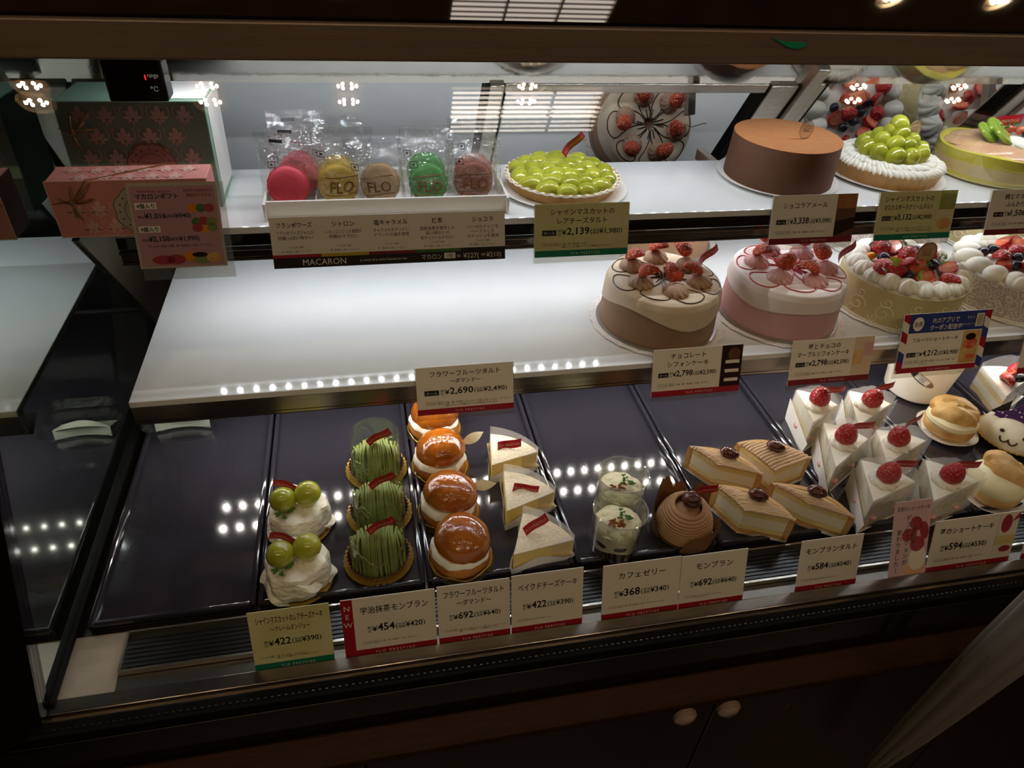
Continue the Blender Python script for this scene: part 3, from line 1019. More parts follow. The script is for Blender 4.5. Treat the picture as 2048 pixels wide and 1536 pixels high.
price_card('pale yellow price card with green foot at the far left of the deck, 422 yen', 'deck', ((499, 1227), (662, 1204), (512, 1342), (671, 1327)), ['シャインマスカットのレアチーズケーキ', '～クレームダンジュ～'], '422', '390', False,
           ('小麦・卵・乳成分・大豆・ゼラチン', '※種にぶどうの種が入っている場合がございます。'), 'bandgreen', 'cardgreen', stand=False)
price_card('white price card with a red NEW strip at its left, 454 yen', 'deck', ((683, 1200), (870, 1178), (691, 1315), (876, 1290)), ['宇治抹茶モンブラン'], '454', '420', stand=False, new=True)
price_card('white price card at 692 yen under the glazed buns', 'deck', ((871, 1179), (1013, 1152), (877, 1290), (1022, 1265)), ['フラワーフルーツタルト', '～ダマンド～'], '692', '640', False,
           ('小麦・卵・乳成分・オレンジ・大豆・もも・りんご・アーモンド', '※種にフルーツの種が入っている場合がございます。'), stand=False)
price_card('white price card at 422 yen under the cheesecake slices', 'deck', ((1015, 1152), (1159, 1137), (1023, 1265), (1164, 1240)), ['ベイクドチーズケーキ'], '422', '390', False, ('小麦・卵・乳成分・大豆',), stand=False)
price_card('white price card at 368 yen under the layered dessert glasses', 'deck', ((1195, 1133), (1352, 1115), (1202, 1240), (1354, 1215)), ['カフェゼリー'], '368', '340', False, ('小麦・卵・乳成分・大豆・ゼラチン・アーモンド',), stand=False)
price_card('white price card at 692 yen under the brown paper chestnut cake', 'deck', ((1353, 1115), (1484, 1099), (1355, 1215), (1485, 1193)), ['モンブラン'], '692', '640', False, ('小麦・卵・乳成分・大豆・ゼラチン', 'アーモンド'), stand=False)
price_card('white price card at 584 yen under the chestnut tart slices', 'deck', ((1588, 1086), (1711, 1070), (1588, 1183), (1711, 1160)), ['モンブランタルト'], '584', '540', False, ('小麦・卵・乳成分・大豆・ゼラチン', 'アーモンド'), stand=False)
price_card('white price card at 594 yen with a strawberry picture at its right', 'deck', ((1848, 1050), (2018, 1026), (1848, 1146), (2016, 1117)), ['苺のショートケーキ'], '594', '550', photo='straw', stand=False)
price_card('price card cut by the right edge at deck level', 'deck', ((2040, 1022), (2170, 1005), (2040, 1112), (2170, 1092)), ['シュークリーム'], '200', '185', stand=False)

# blue coupon sign with red, white and blue border over a price card
t, w, h = card_root('coupon_sign', 'price card framed in blue with red and white slanted stripes, 4,212 yen', 'mid', ((1825, 626), (1998, 622), (1788, 747), (1957, 735)), 'price cards', 'price card')
board(t, w, h, 'cardwhite')
b = M()
flat(b, -w / 2, h * 0.68, w / 2, h, -0.0007, 0)
flat(b, -w * 0.5 + w * 0.02, 0, w * 0.44, h * 0.09, -0.0008, 1)
for sx in (-1, 1):
    x0, x1 = (-w / 2, -w * 0.43) if sx < 0 else (w * 0.43, w / 2)
    for k in range(6):
        za, zb = h * k / 6, h * (k + 1) / 6
        d = h * 0.07
        b.add([(x0, -0.0010, min(h, za + d)), (x1, -0.0010, za), (x1, -0.0010, zb), (x0, -0.0010, min(h, zb + d))], [(0, 1, 2, 3)], (1, 0, 2, 1, 2, 1)[k] if sx < 0 else (0, 2, 1, 0, 2, 1)[k])
disc(b, -w * 0.33, h * 0.83, h * 0.1, h * 0.115, -0.0009, 2)
flat(b, w * 0.33, h * 0.73, w * 0.42, h * 0.95, -0.0009, 2)
flat(b, w * 0.34, h * 0.745, w * 0.41, h * 0.935, -0.001, 3)
flat(b, w * 0.22, h * 0.11, w * 0.42, h * 0.66, -0.0008, 4)
disc(b, w * 0.32, h * 0.45, w * 0.08, h * 0.1, -0.001, 5)
disc(b, w * 0.31, h * 0.56, w * 0.06, h * 0.06, -0.0011, 6)
disc(b, w * 0.35, h * 0.22, w * 0.06, h * 0.04, -0.001, 5)
link('printed_frame', b, ['bandblue', 'bandred', 'cardwhite', 'badgegrey', 'choux', 'berrycut', 'drizzle'], t)
m = M()
f2 = lambda a, z: (a, -0.0012, z)
write(m, 'FLOアプリで', -w * 0.02, h * 0.84, h * 0.1, maxw=w * 0.3, bold=0.01, fn=f2, mi=1)
write(m, 'クーポン配信中', -w * 0.01, h * 0.72, h * 0.1, maxw=w * 0.36, bold=0.01, fn=f2, mi=1)
write(m, '今すぐ', w * 0.26, h * 0.87, h * 0.055, maxw=w * 0.09, fn=f2, mi=1)
write(m, 'ダウンロード', w * 0.24, h * 0.76, h * 0.05, maxw=w * 0.15, fn=f2, mi=1)
write(m, '会員', -w * 0.33, h * 0.79, h * 0.1, maxw=h * 0.15, fn=f2)
write(m, 'フルーツショートケーキ', -w * 0.1, h * 0.53, h * 0.08, maxw=w * 0.52, bold=0.008)
fit_price(m, -w * 0.4, w * 0.2, h * 0.28, h * 0.11, '4,212', '3,900', True)
allergen(m, w * 0.42, h * 0.17, h * 0.04, ('小麦・卵・乳成分・オレンジ・大豆・もも', 'ゼラチン'), -w * 0.41)
write(m, 'F L O   P R E S T I G E', 0, h * 0.025, h * 0.045, maxw=w * 0.3, fn=f2, mi=1)
link('lettering', m, ['ink', 'inkwhite'], t)

# pink strawberry notice with vertical lettering
t, w, h = card_root('notice_card', 'narrow pink notice with piled strawberries and vertical lettering beside the 594 yen card', 'deck', ((1766, 1025), (1840, 1015), (1774, 1160), (1848, 1150)), 'price cards', 'notice card')
t.rotation_euler = (-LEAN - 0.12, 0, 0)
board(t, w, h, 'cardpink', False)
b = M()
for (x, z, rx, rz, a) in ((0.12, 0.7, 0.16, 0.1, 0.5), (0.36, 0.6, 0.12, 0.12, 0.2), (-0.08, 0.56, 0.16, 0.085, 0.4), (0.2, 0.43, 0.2, 0.1, -0.5), (0.08, 0.55, 0.08, 0.12, 0)):
    disc(b, x * w, z * h, rx * w, rz * h, -0.0008, 0, a0=a)
disc(b, w * 0.24, h * 0.24, w * 0.24, h * 0.16, -0.00075, 1)
disc(b, w * 0.18, h * 0.1, w * 0.3, h * 0.09, -0.0007, 2)
link('photo_print', b, ['inkred', 'cardwhite', 'peachskin'], t)
m = M()
write(m, '天使のショートケーキ', 0, h * 0.88, h * 0.07, maxw=w * 0.88)
for i, c in enumerate('デコレーションが'):
    write(m, '｜' if c == 'ー' else c, -w * 0.1, h * (0.76 - 0.083 * i), h * 0.075, fn=lambda a, z: (a, -0.0011, z))
for i, c in enumerate('変わりました！'):
    write(m, c, -w * 0.32, h * (0.58 - 0.083 * i), h * 0.075, fn=lambda a, z: (a, -0.0011, z))
link('lettering', m, 'ink', t)

# macaron card
t, w, h = card_root('macaron_card', 'long white card with black foot listing five macaron flavours', 'up', ((538, 432), (1011, 424), (549, 536), (1010, 519)), 'price cards', 'price card')
board(t, w, h, 'cardwhite', False)
b = M()
fh = h * 0.24
flat(b, -w / 2, 0, w / 2, fh, -0.0007, 0)
for k in range(5):
    flat(b, -w / 2 + w * k / 5, fh * 0.86, -w / 2 + w * (k + 1) / 5, fh * 1.12, -0.0009, k + 1)
flat(b, w * 0.225, fh * 0.25, w * 0.275, fh * 0.75, -0.0009, 6)
link('colour_bands', b, ['bandblack', 'bandred', 'macyel', 'bandmaroon', 'herb', 'bandblack', 'cardwhite'], t)
m = M()
for i, (a, ls) in enumerate((('フランボワーズ', ('フランボワーズジャムの', '甘酸っぱい味わい')), ('シトロン', ('レモンコンフィの食感が', '特徴のマカロン')), ('塩キャラメル', ('キャラメルをサンドし', 'ゲランドの塩を使用')),
                             ('抹茶', ('国産抹茶を使用した', '深い味わいの', '和テイストなマカロン')), ('ショコラ', ('ヘーゼルナッツを', 'ペーストした', 'ガナッシュを使用')))):
    cx = -w / 2 + w * (i + 0.5) / 5
    write(m, a, cx, h * 0.8, h * 0.115, maxw=w * 0.145, bold=0.012)
    for k, l in enumerate(ls):
        write(m, l, cx, h * (0.66 - 0.095 * k), h * 0.085, maxw=w * 0.15)
    write(m, 'アレルギー表示', cx, h * 0.39, h * 0.05, maxw=w * 0.06)
    write(m, '卵・乳成分・大豆・アーモンド', cx, h * 0.31, h * 0.05, maxw=w * 0.12)
f2 = lambda a, z: (a, -0.0011, z)
write(m, 'MACARON', -w * 0.29, fh * 0.2, fh * 0.72, maxw=w * 0.26, fn=f2, mi=1)
write(m, 'La saveur de la cuisine française en rose', -w * 0.04, fh * 0.35, fh * 0.3, maxw=w * 0.2, fn=f2, mi=1)
write(m, 'マカロン', w * 0.17, fh * 0.28, fh * 0.5, maxw=w * 0.09, fn=f2, mi=1)
write(m, '1個', w * 0.25, fh * 0.36, fh * 0.38, maxw=w * 0.04, fn=lambda a, z: (a, -0.0012, z))
write(m, '税込', w * 0.29, fh * 0.35, fh * 0.26, maxw=w * 0.016, fn=f2, mi=1)
write(m, '¥227(', w * 0.345, fh * 0.25, fh * 0.58, maxw=w * 0.085, fn=f2, mi=1)
write(m, '本体', w * 0.4, fh * 0.38, fh * 0.26, maxw=w * 0.018, fn=f2, mi=1)
write(m, '¥210)', w * 0.448, fh * 0.25, fh * 0.58, maxw=w * 0.075, fn=f2, mi=1)
link('lettering', m, ['ink', 'inkwhite'], t)

# macaron gift sign in an acrylic stand
t, w, h = card_root('gift_sign', 'mauve macaron gift sign in a clear stand before the pink gift box', 'up', ((262, 371), (430, 370), (292, 540), (468, 530)), 'price cards', 'price card')
t.location.y -= 0.02
t.location.z += 0.011
t.rotation_euler = (-LEAN, 0, 0)
link('board', M().box((0, 0, h / 2), (w, 0.0008, h)), 'badgegrey', t)
k = M().box((0.004, 0.0014, h / 2 - 0.006), (w * 1.06, 0.0012, h + 0.012))
k.box((-w * 0.5, 0.0014, h * 0.3), (w * 0.22, 0.0012, h * 0.12))
link('acrylic_stand', k, 'holder', t)
b = M()
flat(b, -w * 0.47, h * 0.02, w * 0.47, h * 0.96, -0.0006, 0)
for z in (0.7, 0.43):
    flat(b, -w * 0.44, h * z, -w * 0.2, h * (z + 0.075), -0.0008, 1)
for (x, z, a, c, mi) in ((0.2, 0.7, 0.06, 0.05, 2), (0.29, 0.7, 0.06, 0.05, 3), (0.38, 0.7, 0.06, 0.05, 4), (0.22, 0.54, 0.06, 0.05, 3), (0.3, 0.55, 0.06, 0.05, 4), (0.39, 0.54, 0.06, 0.05, 5), (0.22, 0.47, 0.06, 0.05, 4), (0.3, 0.46, 0.06, 0.05, 2), (0.39, 0.47, 0.06, 0.05, 5),
                         (-0.22, 0.1, 0.13, 0.055, 4), (-0.08, 0.1, 0.11, 0.06, 4), (0.09, 0.13, 0.07, 0.065, 2), (0.22, 0.09, 0.1, 0.05, 5), (0.36, 0.11, 0.09, 0.06, 6), (0.2, 0.15, 0.09, 0.03, 7)):
    disc(b, x * w, z * h, a * w, c * h, -0.0009 - 0.00003 * mi, mi)
link('photo_print', b, ['mauve', 'cardwhite', 'orange', 'herb', 'inkred', 'matcha', 'choux', 'drizzle'], t)
m = M()
f2 = lambda a, z: (a, -0.0013, z)
write(m, 'MACARON  Gift Box', -w * 0.2, h * 0.89, h * 0.04, maxw=w * 0.46, fn=f2, mi=1)
write(m, 'マカロンギフト', -w * 0.18, h * 0.82, h * 0.07, maxw=w * 0.5, bold=0.02, fn=f2)
write(m, 'お好きな組合せで', w * 0.28, h * 0.89, h * 0.045, maxw=w * 0.32, fn=f2, mi=1)
write(m, '箱詰めできます', w * 0.29, h * 0.835, h * 0.045, maxw=w * 0.28, fn=f2, mi=1)
for z, n, a, c in ((0.7, '4個入り', '1,016', '940'), (0.43, '9個入り', '2,150', '1,990')):
    write(m, n, -w * 0.32, h * (z + 0.015), h * 0.06, maxw=w * 0.2, bold=0.015, fn=f2)
    x = -w * 0.42
    x += write(m, '税込', x, h * (z - 0.1), h * 0.035, 'l', fn=f2)
    x += write(m, '¥' + a, x, h * (z - 0.105), h * 0.085, 'l', bold=0.02, fn=f2)
    x += write(m, '(本体', x, h * (z - 0.1), h * 0.045, 'l', fn=f2)
    x += write(m, '¥' + c + ')', x, h * (z - 0.105), h * 0.075, 'l', bold=0.015, fn=f2)
write(m, 'アレルギー表示  小麦・卵・乳成分・大豆・アーモンド', 0, h * 0.255, h * 0.03, maxw=w * 0.8, fn=f2)
link('lettering', m, ['ink', 'inkred'], t)

# temperature display under the header
q0, q1 = PY(195, 122, 0.66), PY(338, 206, 0.66)
t = thing('temperature_display', 'small dark temperature display box hanging under the header at the left', 'display', ((q0[0] + q1[0]) / 2, 0.662, (q0[2] + q1[2]) / 2))
w, h = q1[0] - q0[0], q0[2] - q1[2]
link('housing', M().rbox((0, 0.012, 0), (w, 0.024, h), 0.002), 'bronze_dark', t)
link('screen', M().box((0.002, -0.0005, 0.002), (w * 0.68, 0.001, h * 0.55)), 'screen', t)
m = M()
write(m, 'range', w * 0.33, h * 0.12, h * 0.16, maxw=w * 0.18, fn=lambda a, z: (a, -0.0016, z))
write(m, '℃', w * 0.31, -h * 0.22, h * 0.17, fn=lambda a, z: (a, -0.0016, z))
link('lettering', m, 'glowprint', t)
link('segment', M().box((w * 0.2, -0.0015, h * 0.12), (0.001, 0.0005, 0.004)), 'reddot', t)

# torn sticker on the header
q = PY(1585, 87, 0.5995)
t = tag(link('torn_sticker', M().add([(q[0] + a, 0.5996, q[2] + b) for a, b in ((-0.021, 0.0045), (-0.008, 0.0015), (0.012, 0.0012), (0.0135, -0.002), (0.006, -0.0045), (-0.004, -0.003))] + [(q[0] + a, 0.5992, q[2] + b) for a, b in ((-0.021, 0.0045), (-0.008, 0.0015), (0.012, 0.0012), (0.0135, -0.002), (0.006, -0.0045), (-0.004, -0.003))],
                                     [(0, 1, 2, 3, 4, 5), (11, 10, 9, 8, 7, 6)] + [(i, (i + 1) % 6, (i + 1) % 6 + 6, i + 6) for i in range(6)]), 'bandgreen'), 'torn green sticker left on the bronze header', 'sticker')


# ================================================================== FOOD PARTS
def TR(x, y, z, rz=0, rx=0, ry=0, s=1.0):
    return Matrix.Translation((x, y, z)) @ Matrix.Rotation(rz, 4, 'Z') @ Matrix.Rotation(rx, 4, 'X') @ Matrix.Rotation(ry, 4, 'Y') @ Matrix.Scale(s, 4)


def rosette(m, x, y, z, r, h, lobes=8, tw=2.2, mi=0, tilt=0.0):
    """star-nozzle swirl of cream"""
    pf = [(0.0, 0.0), (0.93, 0.0), (1.0, 0.14), (1.0, 0.3), (0.93, 0.48), (0.8, 0.64), (0.6, 0.79), (0.36, 0.9), (0.15, 0.98), (0.0, 1.02)]

    def mod(a, rr, zz, t):
        return rr * r * (1 + 0.16 * abs(cos(lobes * a / 2 + tw * zz * 1.6)) - 0.1), zz * h
    m.lathe(pf, lobes * 10, mod, mi, T=TR(x, y, z, rnd(0, 6), tilt))


def berry(m, T, r, h, mi=0):
    """whole strawberry, tip up"""
    pf = [(0, 0.0), (0.55, 0.02), (0.9, 0.14), (1.0, 0.34), (0.93, 0.55), (0.72, 0.78), (0.4, 0.94), (0.15, 0.995), (0, 1.0)]
    m.lathe([(a * r, b * h) for a, b in pf], 28, lambda a, rr, z, t: (rr * (1 + 0.04 * sin(2 * a + 1) + 0.02 * sin(5 * a)), z), mi, T=T)


def strawberry(parent, x, y, z, r=0.0145, h=0.03, tilt=(0.5, 0.0), rz=0.0):
    m = M()
    berry(m, TR(0, 0, 0, rz, tilt[0], tilt[1]), r, h)
    o = link('strawberry', m, 'strawberry', parent)
    o.location = (x, y, z)
    return o


def halfberry(m, T, r, h, skin=0, flesh=1):
    """cut strawberry: rounded skin side and flat flesh"""
    k = M()
    berry(k, Matrix.Identity(4), r, h)
    m.add([(v[0], max(v[1], -r * 0.1), v[2]) for v in k.v], k.f, skin, T)
    vs = [(r * 0.93 * cos(a) * (1 if sin(a) < 0 else 1), -r * 0.13, h * (0.5 + 0.47 * sin(a))) for a in [2 * PI * i / 20 for i in range(20)]]
    vs = [(v[0] * (1.0 if v[2] < h * 0.55 else 1 - 0.7 * ((v[2] / h - 0.55) / 0.45)), v[1], v[2]) for v in vs]
    m.add(vs, [tuple(range(20))], flesh, T)


def ribbon_tag(parent, loc, L=0.032, H=0.0095, rz=0.0, bend=0.35, tilt=0.2, txt='FLO PRESTIGE', name='ribbon_tag', roll=0.0):
    """little curved red ribbon with gold lettering"""
    def f(u, v, o=0.0):
        x = (u - 0.0) * L
        y = bend * L * 0.35 * sin(u * PI * 1.6) + o
        return (x, y, v * H + 0.12 * L * u * u)
    m = M()
    m.surf(lambda u, v: f(u, v, 0.0), 14, 2)
    m.surf(lambda u, v: f(u, v, 0.0004), 14, 2)
    o = link(name, m, 'ribbon', parent)
    t = M()
    write(t, txt, L * 0.5, H * 0.3, H * 0.42, maxw=L * 0.88, fn=lambda a, z: f(a / L, z / H, -0.0004))
    link('lettering', t, 'inkgold', o)
    o.location = loc
    o.rotation_euler = (tilt, roll, rz)
    return o


def wavy_disc(m, r, z, amp=0.02, lobes=30, th=0.0008, lift=0.0, mi=0):
    m.lathe([(0, z), (r * 0.82, z), (r, z + lift), (r, z + lift + th), (r * 0.82, z + th), (0, z + th)], lobes * 4, lambda a, rr, zz, t: (rr * (1 + (amp * cos(lobes * a) if rr > r * 0.9 else 0)), zz + (lift * 0.3 * cos(lobes * a) if rr > r * 0.9 else 0)), mi)


def film_wall(parent, pts, z0, z1, m='wrap', name='clear_film', flare=0.0, jag=0.0):
    """strip of clear film standing along pts"""
    k = M()
    n = len(pts)
    cx = sum(p[0] for p in pts) / n
    cy = sum(p[1] for p in pts) / n
    zt = z1 if callable(z1) else (lambda u: z1)
    vs = []
    for i, p in enumerate(pts):
        u = i / (n - 1)
        fx, fy = p[0] + (p[0] - cx) * flare, p[1] + (p[1] - cy) * flare
        vs += [(p[0], p[1], z0), (fx, fy, zt(u) + jag * sin(i * 2.3))]
    k.add(vs, [(2 * i, 2 * i + 2, 2 * i + 3, 2 * i + 1) for i in range(n - 1)])
    o = link(name, k, m, parent)
    return o


def grapes_pair(parent, x, y, z, rz):
    for i, s in enumerate((-1, 1)):
        m = M().ell((0, 0, 0), (0.0145, 0.0145, 0.0165), 24, 14)
        o = link('grape', m, 'grape' if i else 'grape_dark', parent)
        o.location = (x + s * 0.0135 * cos(rz), y + s * 0.0135 * sin(rz), z + (0.001 if i else 0))
        o.rotation_euler = (0.5, s * 0.5, rz)


def sprig(parent, loc, r=0.011, n=26, rz=0.0, tilt=-0.6):
    m = M()
    rg = random.Random(int(abs(loc[0]) * 1e5) + n)
    for k in range(5):
        a = rg.uniform(0, 6.28)
        tip = Vector((cos(a) * r, sin(a) * r * 0.8, rg.uniform(0.0, 0.006)))
        m.tube([(0, 0, 0), tip * 0.5 + Vector((0, 0, 0.002)), tip], 0.00035, 5)
        for q in range(n // 5):
            c = tip * rg.uniform(0.45, 1.1) + Vector((rg.uniform(-1, 1), rg.uniform(-1, 1), rg.uniform(-0.5, 1))) * 0.0022
            m.ell(c, (rg.uniform(0.0012, 0.0022), rg.uniform(0.001, 0.0018), 0.0005), 7, 4, T=None)
    o = link('herb_sprig', m, 'herb', parent)
    o.location = loc
    o.rotation_euler = (tilt, 0, rz)
    return o


def doily(parent, r, z=0.0003, name='doily'):
    m = M()

    def mod(a, rr, zz, t):
        if rr > r * 0.9:
            rr *= 1 + 0.022 * abs(sin(12 * a)) + 0.008 * cos(48 * a)
        return rr, zz + (0.0012 * (0.5 + 0.5 * sin(7 * a)) if rr > r * 0.9 else 0)
    m.lathe([(0, z), (r * 0.7, z), (r * 0.85, z), (r * 0.95, z + 0.0004), (r, z + 0.0008), (r, z + 0.001), (r * 0.95, z + 0.0006), (r * 0.85, z + 0.0003), (0, z + 0.0003)], 192, mod)
    return link(name, m, 'doily', parent)


def cake_board(parent, r, z=0.001, th=0.0022, m='silver'):
    return link('cake_board', M().lathe([(0, z), (r, z), (r + 0.0005, z + th / 2), (r, z + th), (0, z + th)], 80), m, parent)


def round_badge(parent, loc, r=0.016, rz=0.0, tilt=-0.15, m='badge', oval=1.0, name='round_tag', clear=False):
    k = M()
    n = 36
    for y in (0.0, 0.0006):
        k.add([(r * cos(2 * PI * i / n), y, r * oval * (1 + sin(2 * PI * i / n))) for i in range(n)], [tuple(range(n))])
    k.add([(r * cos(2 * PI * i / n), y, r * oval * (1 + sin(2 * PI * i / n))) for i in range(n) for y in (0.0, 0.0006)], [(2 * i, (2 * i + 2) % (2 * n), (2 * i + 3) % (2 * n), 2 * i + 1) for i in range(n)])
    o = link(name, k, m, parent)
    t = M()
    f = lambda a, z: (a, -0.0005, z)
    write(t, 'FLO', 0, r * oval * 0.85, r * 0.5, maxw=r * 0.85, bold=0.01, fn=f)
    for b in ((-r * 0.5, r * oval * 0.76, r * 0.5, r * oval * 0.8), (-r * 0.5, r * oval * 1.32, r * 0.5, r * oval * 1.36)):
        flat(t, *b, -0.0005)
    n = 40
    for q in (0.93,):
        vs = []
        for i in range(n):
            a = 2 * PI * i / n
            vs += [(r * q * cos(a), -0.0005, r * oval * (1 + q * sin(a))), (r * (q - 0.045) * cos(a), -0.0005, r * oval * (1 + (q - 0.045) * sin(a)))]
        t.add(vs, [(2 * i, (2 * i + 2) % (2 * n), (2 * i + 3) % (2 * n), 2 * i + 1) for i in range(n)])
    link('lettering', t, 'inkbrown', o)
    o.location = loc
    o.rotation_euler = (tilt, 0, rz)
    return o


def loop_lines(m, r0, r1, z, n=6, w=0.16, off=0.0, r=0.0009, zfn=None, mi=0):
    """petal loops of piped sauce"""
    for k in range(n):
        a0 = off + 2 * PI * k / n
        pts = []
        for i in range(29):
            t = i / 28
            rad = r0 + (r1 - r0) * sin(PI * t) ** 0.8 * (1 + 0.05 * sin(k * 2.1))
            a = a0 + w * 2.2 * sin(2 * PI * t) * (0.35 + 0.65 * sin(PI * t)) * 0.9
            zz = z if zfn is None else zfn(rad)
            pts.append((rad * cos(a), rad * sin(a), zz))
        m.tube(pts, r, 6, m=mi)


# ================================================================== UPPER SHELF
def fleur(m, fn, s, mi=0):
    """leafy damask motif drawn with little petals"""
    for a, L, wd, bx in ((0, 0.98, 0.5, 0), (0.5, 0.72, 0.34, 0.05), (-0.5, 0.72, 0.34, -0.05), (1.15, 0.56, 0.3, 0.06), (-1.15, 0.56, 0.3, -0.06), (2.0, 0.34, 0.26, 0.03), (-2.0, 0.34, 0.26, -0.03), (PI, 0.36, 0.2, 0)):
        vs = []
        n = 10
        for i in range(n):
            t = 2 * PI * i / n
            u = L * (0.5 + 0.42 * cos(t))
            v = wd * 0.42 * sin(t) * (0.8 + 0.25 * cos(t))
            vs.append(fn(s * (bx + u * sin(a) + v * cos(a)), s * (u * cos(a) - v * sin(a))))
        m.add(vs, [tuple(range(n))], mi)
    for sx in (-1, 1):
        vs = []
        for i in range(9):
            t = -0.6 + 3.2 * i / 8
            for rr in (0.5, 0.58):
                vs.append(fn(s * (sx * (0.42 + rr * 0.5 * sin(t))), s * (0.05 + rr * 0.75 * -cos(t) + 0.45)))
        m.add(vs, [(2 * i, 2 * i + 1, 2 * i + 3, 2 * i + 2) for i in range(8)], mi)


def seal(parent, x, z, s, m, y=-0.0009):
    k = M()
    n = 64
    out = [(x + s * (1 + 0.05 * abs(sin(4 * 2 * PI * i / n)) * 1.6) * cos(2 * PI * i / n), y, z + s * 1.05 * (1 + 0.08 * abs(sin(4 * 2 * PI * i / n))) * sin(2 * PI * i / n)) for i in range(n)]
    k.add(out, [tuple(range(n))])
    o = link('paper_seal', k, m, parent)
    t = M()
    for q, wd in ((0.97, 0.03), (0.62, 0.025)):
        vs = []
        for i in range(n):
            a = 2 * PI * i / n
            e = (1 + 0.08 * abs(sin(4 * a))) if q > 0.9 else 1
            for w in (q, q - wd):
                vs.append((x + s * w * e * cos(a), y - 0.0002, z + s * 1.05 * w * e * sin(a)))
        t.add(vs, [(2 * i, (2 * i + 2) % (2 * n), (2 * i + 3) % (2 * n), 2 * i + 1) for i in range(n)])
    f = lambda a, b: (a, y - 0.0003, b)
    write(t, 'FLO', x, z - s * 0.1, s * 0.34, maxw=s * 0.72, bold=0.01, fn=f)
    for zz in (-0.2, 0.22):
        flat(t, x - s * 0.38, z + s * zz, x + s * 0.38, z + s * (zz + 0.025), y - 0.0003)
    for i in range(16):
        a = 2 * PI * i / 16
        fleur(t, lambda p, q: (x + s * 0.78 * cos(a) + p * cos(a - PI / 2) - q * sin(a - PI / 2) * 1.0, y - 0.00025, z + s * 0.8 * sin(a) + p * sin(a - PI / 2) + q * cos(a - PI / 2)), s * 0.09)
    link('lettering', t, 'inkbrown', o)


def pattern(parent, w, d, h, step, s, m, top=True, side=False):
    k = M()
    rows = int(h / step) + 2
    for r_ in range(rows):
        z = step * (r_ + 0.35)
        for c in range(-9, 10):
            x = (c + (0.5 if r_ % 2 else 0)) * step * 1.15
            if abs(x) < w / 2 - s * 0.7 and s * 0.2 < z < h - s * 1.02:
                fleur(k, lambda p, q: (x + p, -0.0006, z + q), s)
    if top:
        for r_ in range(int(d / step) + 1):
            y = step * (r_ + 0.2)
            for c in range(-9, 10):
                x = (c + (0.5 if r_ % 2 else 0)) * step * 1.15
                if abs(x) < w / 2 - s * 0.7 and y < d - s:
                    fleur(k, lambda p, q: (x + p, y + q, h + 0.0005), s)
    link('damask_print', k, m, parent)


def bow(parent, x, z, s, name='twine_bow'):
    m = M()
    for a, L in ((1.45, 1.0), (0.6, 1.0), (0.15, 1.25), (-1.35, 1.25), (-1.6, 1.0), (2.8, 0.8), (0.75, 1.7)):
        for o in (-0.03, 0.03):
            m.tube([(x + t * L * s * cos(a + o * sin(PI * t)), -0.002 - 0.003 * sin(PI * t), z + t * L * s * sin(a + o * sin(PI * t))) for t in [i / 8 for i in range(9)]], 0.0006, 6)
    m.ell((x, -0.003, z), (0.003, 0.003, 0.003), 10, 6)
    return link(name, m, 'twine', parent)


gp = P(450, 415, UP)
gw, gh, gd = 0.142, 0.112, 0.085
t = thing('gift_box', 'tall pale green gift box with leafy print standing behind the pink one', 'gift box', (gp[0] - gw / 2 - 0.001, gp[1] + 0.002, UP + 0.0006), 0, 'gift boxes')
t.rotation_euler = (-0.05, 0, 0)
m = M().rbox((0, gd / 2, gh / 2), (gw, gd, gh), 0.0012)
b = link('box', m, 'boxgreen', t)
link('overlit_side', M().box((gw / 2 + 0.0004, gd / 2 + 0.004, gh / 2 + 0.004), (0.0008, gd - 0.01, gh - 0.012)), 'paper', t)  # green side overexposed by the LEDs, painted as a white sheet
link('overlit_top', M().box((gw / 2 - 0.028, gd / 2 + 0.002, gh + 0.0005), (0.054, gd - 0.006, 0.001)), 'paper', t)  # strongly lit part of the box top, painted white
pattern(t, gw, gd, gh, 0.0215, 0.0155, 'boxprint', top=False)
seal(t, 0.008, 0.044, 0.024, 'badgerose')
bow(t, -gw / 2 + 0.012, gh - 0.03, 0.016)
pp = P(127, 477, UP)
pw, ph, pd = 0.146, 0.058, 0.04
t = thing('gift_box', 'low pink gift box with leafy print and twine bow, in front of the green one', 'gift box', (pp[0] + pw / 2, pp[1] + 0.0005, UP + 0.0004), 0, 'gift boxes')
link('box', M().rbox((0, pd / 2, ph / 2), (pw, pd, ph), 0.0012), 'boxpink', t)
m = M()
m.box((0, -0.0003, ph), (pw, 0.0006, 0.0012))
m.box((0, -0.0003, 0.0006), (pw, 0.0006, 0.0012))
m.box((-pw / 2, -0.0003, ph / 2), (0.0012, 0.0006, ph))
link('pale_edge', m, 'boxprintpink', t)
pattern(t, pw, pd, ph, 0.0185, 0.0145, 'boxprintpink')
seal(t, 0.006, 0.026, 0.024, 'badgegrey')
bow(t, -pw / 2 + 0.02, ph * 0.66, 0.016)
m = M().tube([(-pw / 2 + 0.02, -0.001, ph * 0.66), (-pw / 2 + 0.036, -0.001, ph + 0.0006), (0.03, pd, ph + 0.001)], 0.0007, 6)
m.tube([(-pw / 2 + 0.02, -0.001, ph * 0.66), (-pw / 2 - 0.001, 0.0, ph * 0.6), (-pw / 2 - 0.001, pd, ph * 0.5)], 0.0007, 6)
link('twine', m, 'twine', t)

